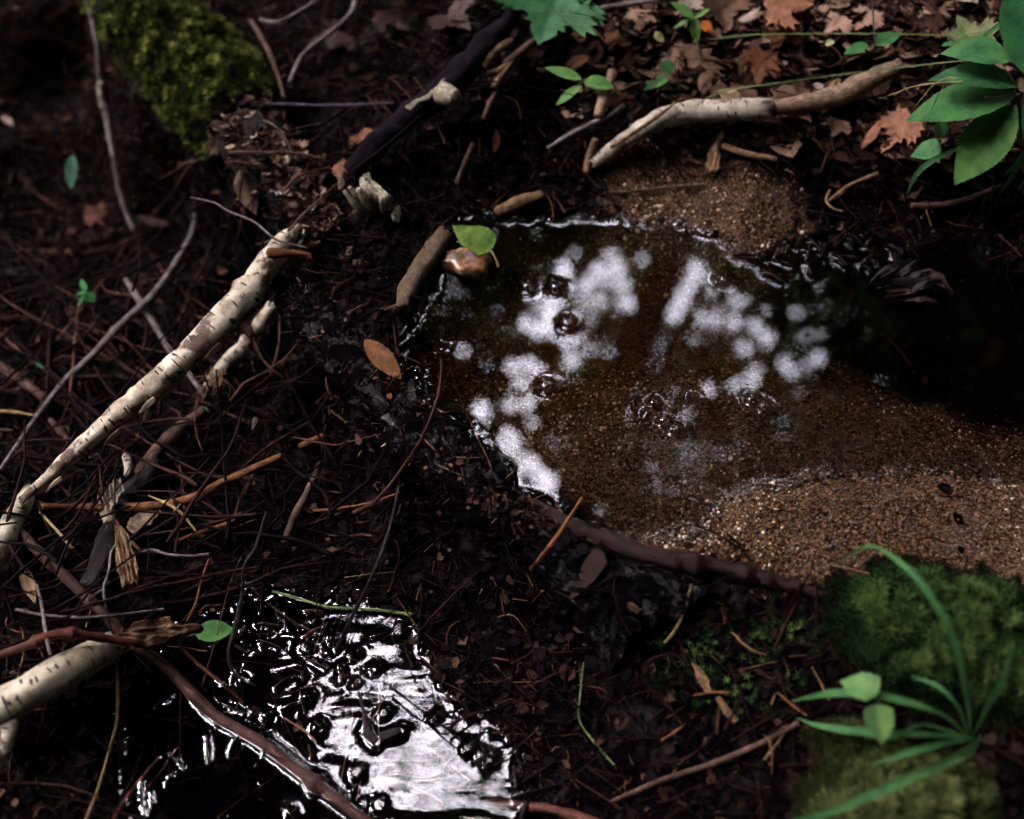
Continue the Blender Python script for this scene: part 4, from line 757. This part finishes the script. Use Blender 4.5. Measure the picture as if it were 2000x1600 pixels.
# tapered needles / bits of twig
NV = np.array([(-.5,-.5,-.3),(-.5,.5,-.3),(-.5,0,.6),(.5,-.25,-.15),(.5,.25,-.15),(.5,0,.3),(0,-.4,.4),(0,.4,.4),(0,0,1.1)])
NV = np.array([(-.5,-1,-.5),(-.5,1,-.5),(-.5,0,1),(0,-.8,.6),(0,.8,.6),(0,0,2.0),(.5,-.5,-.5),(.5,.5,-.5),(.5,0,.5)]); NFq = np.array([[0,1,4,3],[1,2,5,4],[2,0,3,5],[3,4,7,6],[4,5,8,7],[5,3,6,8]])
def litter_density(x, y):
    g_ = graveliness(x, y); su = polydist(x, y, UPOLY); lo_ = polydist(x, y, LPOLY); return np.where(su < .0, .05, 1)*np.where(lo_ < -.01, .10, 1)*(1-np.clip(g_*1.5, 0, .985))
x, y = area(60000); k = RNG.random(len(x)) < litter_density(x, y); x, y = x[k], y[k]; n = len(x); L = RNG.uniform(.006, .045, n)*RNG.random(n)**.5; th = L*0+RNG.uniform(.0003, .0011, n)
LIT = rndmat('litter_bits', [(0, (.001, .0005, .0012)), (.55, (.004, .0016, .0022)), (.85, (.016, .0065, .005)), (.96, (.055, .022, .011)), (1, (.15, .09, .042))], .6)
tag(scatter('twig_litter', NV, NFq, np.stack([x, y, Tn(x, y)+.002], 1), rots(n, .45), np.stack([L, th, th], 1), LIT), 'fine dark needles and twig bits covering the forest floor', 'litter', kind='stuff')
x, y = area(5200); k = RNG.random(len(x)) < litter_density(x, y)*(.35+1.3*vnoise(x*6, y*6, 4)); x, y = x[k], y[k]; n = len(x); L = RNG.uniform(.015, .085, n); th = RNG.uniform(.0006, .0022, n)
LIT2 = rndmat('stick_bits', [(0, (.0015, .0006, .0012)), (.5, (.005, .002, .0025)), (.8, (.018, .007, .0055)), (.94, (.055, .024, .015)), (1, (.19, .12, .06))], .6)
tag(scatter('stick_litter', NV, NFq, np.stack([x, y, Tn(x, y)+.006], 1), rots(n, .35), np.stack([L, th, th], 1), LIT2), 'tangle of short broken reddish twigs over the dark ground', 'litter', kind='stuff')
def on_log(name, P, i0, i1, N, V, Fq, sx, sth, mat, parent=None, label=None):
    S = spline(np.array(P), 30); ii = RNG.integers(i0, min(i1, len(S)-2), N); tg = S[ii+1, :3]-S[ii, :3]; tg /= np.linalg.norm(tg, axis=1)[:, None]
    a = np.cross([0, 0, 1.], tg); a /= np.linalg.norm(a, axis=1)[:, None]; b2 = np.cross(tg, a); th = RNG.normal(PI/2, .8, N); nv = np.cos(th)[:, None]*a+np.sin(th)[:, None]*b2
    pos = S[ii, :3]+nv*(S[ii, 3]*RNG.uniform(.98, 1.12, N))[:, None]; fr = np.stack([a, np.cross(nv, a), nv], 2)@rots(N, .5); s_ = RNG.uniform(*sx, N); t_ = RNG.uniform(*sth, N) if sth else s_*.8
    o = scatter(name, V, Fq, pos, fr, np.stack([s_, t_, t_ if sth else s_], 1), mat, parent=parent, smooth=bool(sth)); o['kind'] = 'stuff'; return o
DMP = place([(560,560,30,-20),(636,650,46,0),(728,742,54,3),(806,842,60,-1),(884,926,59,-3),(968,996,50,-4),(1056,1048,40,-10),(1150,1088,30,-16)], True)
on_log('twig_crust', DMP, 0, 205, 800, NV, NFq, (.004, .03), (.0003, .0012), LIT2, tube_raw_o); 
on_log('twig_crust', place(MLP), 100, 208, 700, NV, NFq, (.006, .04), (.0004, .0014), LIT2, ml)
# leaf bits
BVv = np.array([(-.5,-.3,.1),(-.15,-.5,0),(.3,-.4,.12),(.5,0,0),(.2,.45,.15),(-.3,.4,0),(0,0,-.05)]); BFf = np.array([[6,0,1],[6,1,2],[6,2,3],[6,3,4],[6,4,5],[6,5,0]])
def bits(N, name, lab, stops, smin, smax, dens, **ar):
    x, y = area(N, **ar); k = RNG.random(N) < dens(x, y); x, y = x[k], y[k]; n = len(x); s = RNG.uniform(smin, smax, n)
    return tag(scatter(name, BVv, BFf, np.stack([x, y, Tn(x, y)+.003], 1), rots(n, .7), s[:, None]*RNG.uniform(.5, 1.2, (n, 3)), rndmat(name+'_material', stops, .7, .1), smooth=False), lab, 'litter', kind='stuff')
bits(46000, 'leaf_crumbs', 'dark rotting leaf crumbs over the banks', [(0, (.001, .0005, .001)), (.6, (.0028, .0012, .0018)), (.93, (.011, .005, .005)), (1, (.07, .038, .026))], .003, .018, litter_density)
def bankd(x, y):
    a, b, _ = proj(np.stack([x, y, T(x, y)], -1)); d = np.clip((270-b+(a-1300)*.16)/140, .02, 1)*np.clip((a-1080)/140, 0, 1); return np.where(polydist(x, y, UPOLY) < .05, 0, d)
bits(13000, 'leaf_litter', 'brown dead leaf litter spread over the far right bank', [(0, (.010, .005, .005)), (.4, (.035, .017, .012)), (.75, (.10, .052, .034)), (1, (.24, .16, .11))], .012, .045, bankd, y0=.2, x0=-.1)
LB2 = rndmat('log_crumbs', [(0, (.004, .002, .002)), (.6, (.022, .011, .009)), (.9, (.09, .055, .04)), (1, (.22, .17, .12))], .7, .1)
on_log('leaf_crust', place(MLP), 100, 208, 800, BVv, BFf, (.006, .024), None, LB2, ml); on_log('leaf_crust', DMP, 0, 205, 260, BVv, BFf, (.003, .010), None, rndmat('dam_crumbs', [(0, (.004, .003, .004)), (.8, (.03, .014, .012)), (.97, (.10, .05, .03)), (1, (.3, .18, .1))], .35), tube_raw_o)
# curved fine roots
def curls(N, name, lab, mat, rr_, dens):
    x, y = area(N); k = RNG.random(N) < dens(x, y); x, y = x[k], y[k]; V = []; F = []; R_ = []; c = 0
    for i in range(len(x)):
        m = 7; a = RNG.random()*2*PI; st = RNG.uniform(.004, .014); p = [x[i], y[i]]; cu = RNG.normal(0, .35); pts = []
        for j in range(m): pts.append(tuple(p)); a += cu+RNG.normal(0, .2); p = [p[0]+st*math.cos(a), p[1]+st*math.sin(a)]
        pts = np.array(pts); z = np.full(m, float(T(x[i], y[i])))+.004+np.sin(np.linspace(0, PI, m))*RNG.uniform(.002, .02); r = RNG.uniform(*rr_); rn = RNG.random()
        C = np.column_stack([pts, z]); tg = np.gradient(C, axis=0); tg /= np.linalg.norm(tg, axis=1)[:, None]; sd = np.cross(tg, [0, 0, 1.]); 
        for j in range(m): V += [C[j]+sd[j]*r, C[j]-sd[j]*r*.5+[0, 0, r], C[j]-sd[j]*r*.5-[0, 0, r]]; R_ += [rn]*3
        for j in range(m-1):
            for q in range(3): F.append((c+j*3+q, c+j*3+(q+1) % 3, c+j*3+3+(q+1) % 3, c+j*3+3+q))
        c += m*3
    return tag(link(name, mesh(name, np.array(V), np.array(F), None, R_), mat), lab, 'litter', kind='stuff')
curls(3600, 'fine_roots', 'countless thin dark rootlets lacing the wet banks', LIT, (.0004, .0014), litter_density)
def brush(N, name, lab, poly, lift, rr_, ln, mat):
    a_ = np.array(poly, float); x0, y0 = a_.min(0); x1, y1 = a_.max(0); V = []; F = []; Q = []; c = 0; done = 0
    while done < N:
        px, py = RNG.uniform(x0, x1), RNG.uniform(y0, y1)
        if polydist(np.array([px]), np.array([py]), a_)[0] > 0: continue
        done += 1; P0 = solve(px, py, 0.); m = 9; a = RNG.choice([.7, 2.3, 1.2, 2.9])+RNG.normal(0, .5); st = RNG.uniform(*ln)/m; p = P0[:2].copy(); cu = RNG.normal(0, .04); pts = []
        for j in range(m): pts.append(p.copy()); a += cu+RNG.normal(0, .06)+(RNG.random() < .12)*RNG.normal(0, .5); p = p+st*np.array([math.cos(a), math.sin(a)])
        pts = np.array(pts); h0 = RNG.uniform(*lift); z = T(pts[:, 0], pts[:, 1]); z = .45*z+.55*z.mean()+h0+np.linspace(RNG.normal(0, .02), RNG.normal(0, .02), m); z = np.maximum(z, T(pts[:, 0], pts[:, 1])+.001)
        C = np.column_stack([pts, z]); tg = np.gradient(C, axis=0); tg /= np.linalg.norm(tg, axis=1)[:, None]; sd = np.cross(tg, [0, 0, 1.]); r0 = RNG.uniform(*rr_)*RNG.random()**.5+.0005; rn = RNG.random()
        for j in range(m):
            r = r0*(1-.6*j/m)*(1+.25*RNG.normal()*.5)
            for q in range(5): t = q*2*PI/5; V.append(C[j]+sd[j]*r*math.cos(t)+np.array([0, 0, 1])*r*math.sin(t)); Q.append(rn)
        for j in range(m-1):
            for q in range(5): F.append((c+j*5+q, c+j*5+(q+1) % 5, c+j*5+5+(q+1) % 5, c+j*5+5+q))
        c += m*5
    return tag(link(name, mesh(name, np.array(V), np.array(F), None, Q), mat), lab, 'brush', kind='stuff')
LIT3 = rndmat('brush_bark', [(0, (.0012, .0005, .001)), (.55, (.0045, .0018, .0026)), (.85, (.020, .008, .0075)), (1, (.075, .036, .026))], .6)
brush(330, 'brush_tangle', 'dark tangle of thin dead branches filling the left hollow', [(-60,560),(300,560),(520,620),(590,800),(680,960),(760,1080),(640,1140),(420,1150),(100,1290),(-60,1350)], (.004, .07), (.0008, .0035), (.06, .30), LIT3)
brush(120, 'brush_tangle', 'dim brown twigs scattered over the upper left slope', [(-60,-60),(960,-60),(900,330),(700,420),(480,560),(-60,560)], (.002, .05), (.0008, .003), (.05, .25), LIT3)
brush(110, 'brush_tangle', 'fine dark twigs lying around the lower water', [(150,1330),(420,1180),(800,1130),(1150,1350),(1300,1600),(150,1640)], (.001, .02), (.0005, .0016), (.03, .16), LIT3)
# moss
SPR = []; SPF = []
for j in range(6):
    a = j*PI/3+.3; c_, s_ = math.cos(a), math.sin(a); b0 = len(SPR)
    SPR += [(-.12*s_, .12*c_, .1), (.12*s_, -.12*c_, .1), (.9*c_, .9*s_, .75)]; SPF += [[b0, b0+1, b0+2]]
b0 = len(SPR); SPR += [(-.1, 0, 0), (.1, 0, 0), (0, .05, 1.2)]; SPF += [[b0, b0+1, b0+2]]
SPR = np.array(SPR); SPF = np.array(SPF)
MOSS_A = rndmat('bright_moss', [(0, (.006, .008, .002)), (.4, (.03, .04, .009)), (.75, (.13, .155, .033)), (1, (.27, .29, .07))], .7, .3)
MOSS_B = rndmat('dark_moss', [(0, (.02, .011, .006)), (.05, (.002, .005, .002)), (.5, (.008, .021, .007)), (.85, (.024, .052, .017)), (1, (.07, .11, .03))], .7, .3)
def frame_n(nv):
    n = len(nv); nv = nv/np.linalg.norm(nv, axis=1)[:, None]; a = np.cross(nv, RNG.normal(size=(n, 3))); a /= np.linalg.norm(a, axis=1)[:, None]; return np.stack([a, np.cross(nv, a), nv], 2)
MP = np.array(place(MLP)); MS = spline(MP, 30); n = 30000; ii = RNG.integers(0, len(MS)-2, n); sel = (ii > 18) & (ii < 126) & (vnoise(ii*.35, np.arange(n)*0+RNG.normal(0,1,n)*0, 4)*0 + RNG.random(n) < np.clip((ii-10)/60., .15, 1)); ii = ii[sel]; n = len(ii)
th = RNG.normal(PI/2+.1, .85, n); tg = MS[ii+1, :3]-MS[ii, :3]; tg /= np.linalg.norm(tg, axis=1)[:, None]; a = np.cross([0, 0, 1.], tg); a /= np.linalg.norm(a, axis=1)[:, None]; bb = np.cross(tg, a)
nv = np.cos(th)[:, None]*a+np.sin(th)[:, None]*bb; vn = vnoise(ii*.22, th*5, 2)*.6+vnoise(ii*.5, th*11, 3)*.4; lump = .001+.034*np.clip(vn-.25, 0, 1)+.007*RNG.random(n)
edge = np.minimum(ii-18, 126-ii)/12.; lump = lump*np.clip(edge, .2, 1)
pos = MS[ii, :3]+nv*(MS[ii, 3]*1.05+lump)[:, None]
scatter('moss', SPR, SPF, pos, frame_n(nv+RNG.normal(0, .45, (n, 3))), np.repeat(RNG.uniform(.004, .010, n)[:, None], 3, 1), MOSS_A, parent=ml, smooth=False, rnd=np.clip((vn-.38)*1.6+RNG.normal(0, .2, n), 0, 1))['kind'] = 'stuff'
def cushion(name, lab, poly, N, mat, bump, size, holes=.35):
    a = np.array(poly, float); x0, y0 = a.min(0); x1, y1 = a.max(0); px = RNG.uniform(x0-30, x1+30, N); py = RNG.uniform(y0-30, y1+30, N)
    d = polydist(px, py, a)+fbm(px, py, .02, 3, 2)*40; k = d < 0; px, py, d = px[k], py[k], d[k]
    P = solve(px, py, 0.); hgt = bump*sstep(-d/60)*(.1+.9*vnoise(px*.035, py*.035, 3)+.6*vnoise(px*.09, py*.09, 4)); k = vnoise(px*.05, py*.05, 5) > holes*RNG.random(len(px)); P[:, 2] += hgt+RNG.random(len(px))*.004; P = P[k]; n = len(P)
    nv = np.tile([0, 0, 1.], (n, 1))+RNG.normal(0, .45, (n, 3))
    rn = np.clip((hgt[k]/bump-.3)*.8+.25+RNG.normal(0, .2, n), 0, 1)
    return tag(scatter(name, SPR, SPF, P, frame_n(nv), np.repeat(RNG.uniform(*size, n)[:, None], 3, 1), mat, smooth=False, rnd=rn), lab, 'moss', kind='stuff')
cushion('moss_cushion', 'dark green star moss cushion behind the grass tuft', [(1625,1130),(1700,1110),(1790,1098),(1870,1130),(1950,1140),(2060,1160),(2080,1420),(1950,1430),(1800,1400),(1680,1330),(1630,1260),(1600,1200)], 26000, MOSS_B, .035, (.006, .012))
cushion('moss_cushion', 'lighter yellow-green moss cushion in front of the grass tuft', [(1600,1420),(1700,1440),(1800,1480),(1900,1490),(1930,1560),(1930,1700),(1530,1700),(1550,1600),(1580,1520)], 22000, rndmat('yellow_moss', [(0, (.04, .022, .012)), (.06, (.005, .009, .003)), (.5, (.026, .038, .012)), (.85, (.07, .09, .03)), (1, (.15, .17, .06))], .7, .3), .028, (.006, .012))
cushion('moss_patch', 'sparse tiny moss stars on the dark bank between slab and cushion', [(1250,1180),(1400,1200),(1560,1170),(1620,1250),(1600,1400),(1400,1420),(1250,1350)], 1100, MOSS_B, .003, (.004, .009), .9)
cushion('moss_patch', 'thin green moss specks on the log end beneath the arched twig', [(470,290),(560,290),(700,290),(640,380),(560,440),(480,380)], 900, MOSS_A, .02, (.003, .006), .9)
# ------------------------------------------------------------------ bubbles
BUB = bubble_mat(); HV = []; HF = []; m1, m2 = 9, 20
for i in range(m1+1):
    for j in range(m2): a = i/m1*PI/2*.98; t = j/m2*2*PI; HV.append((math.cos(a)*math.cos(t), math.cos(a)*math.sin(t), math.sin(a)*.8))
for i in range(m1):
    for j in range(m2): HF.append((i*m2+j, i*m2+(j+1) % m2, (i+1)*m2+(j+1) % m2, (i+1)*m2+j))
BME = mesh('bubble', HV, HF)
BME.materials.append(BUB); BUBS = []
def bubble(px, py, rpx, zw, label, group):
    P = W(float(px), float(py), zw); r = rpx*((P-CAM)@FW)*K
    o = bpy.data.objects.new('bubble', BME); sc.collection.objects.link(o); o.location = (P[0], P[1], zw+.0012); o.scale = (r*.78,)*3
    CONTACT.append((P[0], P[1], zw, r*.78)); tag(o, label, 'bubble', group)
UB = 'bubbles on the gravel pool'
for px, py, r_, lb in ((1031,563,15,'clear bubble farthest left of the pair below the rock'),(1086,563,16,'bubble with a dark rim right of the leftmost clear one'),(1109,632,15,'bubble in the middle of the large bright reflection'),(1068,757,19,'largest bubble, alone left of the pool centre'),(1277,788,13,'upper bubble of the diagonal string near the pool centre'),(1264,808,8,'tiny bubble touching the diagonal string'),(1297,824,14,'middle bubble of the diagonal string'),(1317,840,15,'lowest bubble of the diagonal string'),(1468,784,14,'left bubble of the joined pair on the right'),(1492,797,15,'right bubble of the joined pair on the right'),(1413,548,12,'bubble beside the far right reflection'),(864,673,9,'small bubble near the left waterline'),(815,727,11,'small bubble against the left bank beside the wood chip'),(1352,777,6,'tiny bubble above the diagonal string')):
    bubble(px, py, r_, 0., lb, UB)
LB = 'bubbles on the lower water'
for px, py, r_, lb in ((598,1267,17,'bubble among the swirls at the top of the lower water'),(618,1240,14,'paired bubble right of the top swirls'),(731,1243,7,'tiny bubble in the brightest upper patch'),(731,1310,10,'bubble at the narrow neck of the bright patch'),(749,1394,13,'bubble above the floating dark chip'),(914,1462,12,'left bubble of the dark cluster in the bright water'),(938,1476,12,'middle bubble of the dark cluster in the bright water'),(956,1486,10,'right bubble of the dark cluster in the bright water'),(946,1497,5,'tiny bubble below the dark cluster'),(697,1510,17,'bubble on the left of the widest bright patch'),(740,1574,18,'large clear bubble at the bottom of the lower water'),(710,1572,12,'bubble touching the large bottom one'),(600,1365,18,'bubble in the left swirl group, upper'),(560,1385,14,'bubble in the left swirl group, left'),(620,1425,20,'bubble in the left swirl group, lowest'),(515,1260,10,'small bubble right of the floating leaf'),(690,1282,10,'bubble on the shady side of the neck'),(520,1400,12,'bubble left of the swirl group'),(568,1590,12,'bubble at the bottom edge by the long stick'),(690,1545,6,'tiny bubble above the bottom pair'),(850,1402,8,'small bubble on the far rim of the bright patch'),(650,1250,13,'bubble by the hanging twig foot')):
    bubble(px, py, r_, ZL, lb, LB)
stick('floating_chip', 'dark water-soaked chip floating in the bright lower water', 'wood chip', [(742,1440,9,-119),(765,1434,11,-118),(782,1428,9,-119)], B_DARK, absz=True)
stick('floating_chip', 'forked dark twig scrap standing left of the floating chip', 'twig', [(700,1350,3,-108),(712,1395,5,-114),(718,1430,9,-119),(735,1450,10,-120)], B_DARK, absz=True)
# debris islands for the lower water
DP = []; DR = []; DS = []
def sliver(px, py, zw, L, r):
    P = W(px, py, zw); a = RNG.uniform(0, PI); d = np.array([math.cos(a), math.sin(a)]); DP.append((P[0], P[1], zw+.0006)); DR.append(a); DS.append((L, r))
    for t in np.linspace(-.45, .45, max(int(L/.002), 2)): CONTACT.append((P[0]+d[0]*L*t, P[1]+d[1]*L*t+RNG.normal(0, .0004), zw, r*RNG.uniform(.5, 1)))
for k in range(26):
    px, py = RNG.uniform(440, 720), RNG.uniform(1180, 1470)
    if polydist(np.array([px]), np.array([py]), LHOLE[0])[0] > 14: sliver(px, py, ZL, RNG.uniform(.005, .028), RNG.uniform(.0012, .004))
for k in range(40): a = RNG.uniform(0, 1); sliver(1000+a*60+RNG.normal(0, 18), 1400+a*170+RNG.normal(0, 20), ZL, RNG.uniform(.005, .03), RNG.uniform(.001, .004))
for k in range(9): sliver(RNG.uniform(250, 420), RNG.uniform(1320, 1590), ZL, RNG.uniform(.01, .03), RNG.uniform(.0005, .0015))
NLOW = len(DP)
for k in range(60): t = RNG.random(); sliver(1460+t*360+RNG.normal(0, 14), 500-40*math.sin(t*3)+t*50+RNG.normal(0, 22), 0., RNG.uniform(.005, .03), RNG.uniform(.001, .004))
def rz(a): a = np.array(a); M = np.zeros((len(a), 3, 3)); M[:, 0, 0] = np.cos(a); M[:, 0, 1] = -np.sin(a); M[:, 1, 0] = np.sin(a); M[:, 1, 1] = np.cos(a); M[:, 2, 2] = 1; return M
DP = np.array(DP); DS = np.array(DS); DM = rndmat('sodden_bits', [(0, (.0015, .001, .0015)), (.7, (.006, .003, .003)), (1, (.03, .014, .01))], .3)
for lo, hi, lab in ((0, NLOW, 'black sodden debris breaking the surface of the lower water'), (NLOW, len(DP), 'sodden black debris along the far right waterline')):
    tag(scatter('sodden_debris', NV, NFq, DP[lo:hi], rz(DR[lo:hi]), np.stack([DS[lo:hi, 0], DS[lo:hi, 1], DS[lo:hi, 1]*.8], 1), DM), lab, 'debris', kind='stuff')
# ------------------------------------------------------------------ water
def water(name, poly, zw, step, margin, mat, bottom, amp):
    x0, y0 = poly.min(0)-margin; x1, y1 = poly.max(0)+margin; x1 = min(x1, 1.4)
    ax_ = np.arange(x0, x1, step); ay_ = np.arange(y0, y1, step); X, Y = np.meshgrid(ax_, ay_); d = polydist(X, Y, poly)
    H = Tn(X, Y)-zw; cell = d < margin
    wet = H < .0002; gy_, gx_ = np.gradient(H, step); edge = (~wet) & cell
    e2 = edge & (np.roll(wet, 1, 0) | np.roll(wet, -1, 0) | np.roll(wet, 1, 1) | np.roll(wet, -1, 1))
    pts = np.argwhere(e2); kd = kdtree.KDTree(len(pts)+1); kd.insert((0, 0, -9), len(pts))
    for i, (a, b) in enumerate(pts): kd.insert((X[a, b], Y[a, b], 0), i)
    kd.balance(); dist = np.full(X.shape, .05); w_ = np.argwhere(cell & wet & (d > -.10))
    for a, b in w_: dist[a, b] = min(kd.find((X[a, b], Y[a, b], 0))[2], .05)
    dist[~wet] = 0
    men = (.0022 if zw == 0 else .0012)*np.exp(-dist/.0038)*(.4+1.2*vnoise(X*70, Y*70, 2))
    for cx, cy, cz, cr in CONTACT:
        if cz != zw or not (x0 < cx < x1 and y0 < cy < y1): continue
        ix, iy = int((cx-x0)/step), int((cy-y0)/step); q = int((cr+.02)/step)+1; sl0, sl1 = slice(max(iy-q, 0), iy+q), slice(max(ix-q, 0), ix+q)
        dd = np.maximum(np.hypot(X[sl0, sl1]-cx, Y[sl0, sl1]-cy)-cr, 0); men[sl0, sl1] = np.maximum(men[sl0, sl1], min(.0017, .0007+cr*.25)*np.exp(-dd/.0030))
    Zw = zw+men+amp(X, Y, dist)
    m = cell[:-1, :-1] & cell[1:, :-1] & cell[:-1, 1:] & cell[1:, 1:]; I = np.arange(X.size).reshape(X.shape)
    c = np.argwhere(m); q = np.stack([I[c[:, 0], c[:, 1]], I[c[:, 0], c[:, 1]+1], I[c[:, 0]+1, c[:, 1]+1], I[c[:, 0]+1, c[:, 1]]], 1)
    V = np.stack([X, Y, Zw], -1).reshape(-1, 3); allf = q
    if bottom is not None:
        n = len(V); VB = V.copy(); VB[:, 2] = bottom; e_ = np.concatenate([q[:, [0, 1]], q[:, [1, 2]], q[:, [2, 3]], q[:, [3, 0]]]); key = np.sort(e_, 1); kk = key[:, 0].astype(np.int64)*n+key[:, 1]
        u, inv, cnt = np.unique(kk, return_inverse=True, return_counts=True); be = e_[cnt[inv] == 1]
        side = np.stack([be[:, 1], be[:, 0], be[:, 0]+n, be[:, 1]+n], 1); allf = np.concatenate([q, q[:, ::-1]+n, side]); V = np.vstack([V, VB])
    used = np.unique(allf); mp = np.full(len(V), -1); mp[used] = np.arange(len(used))
    return tag(link(name, mesh(name, V[used], mp[allf]), mat), kind='structure')
def amp_u(X, Y, d): return fbm(X, Y, 14, 2, 1)*.00001
def amp_l(X, Y, d):
    return .00010*fbm(X*.6, Y*2.2, 30, 2, 1)+.000022*np.sin(Y*420+6*fbm(X, Y, 12, 2, 3))*np.clip(fbm(X, Y, 9, 2, 5)+.5, 0, 1)
water('pool_water', UPOLY, 0., .0022, .03, water_mat('brown_water', ((.76, .56, .28), 15)), -.14, amp_u)
water('lower_pool_water', LPOLY, ZL, .0014, .02, water_mat('lower_water', None), None, amp_l)
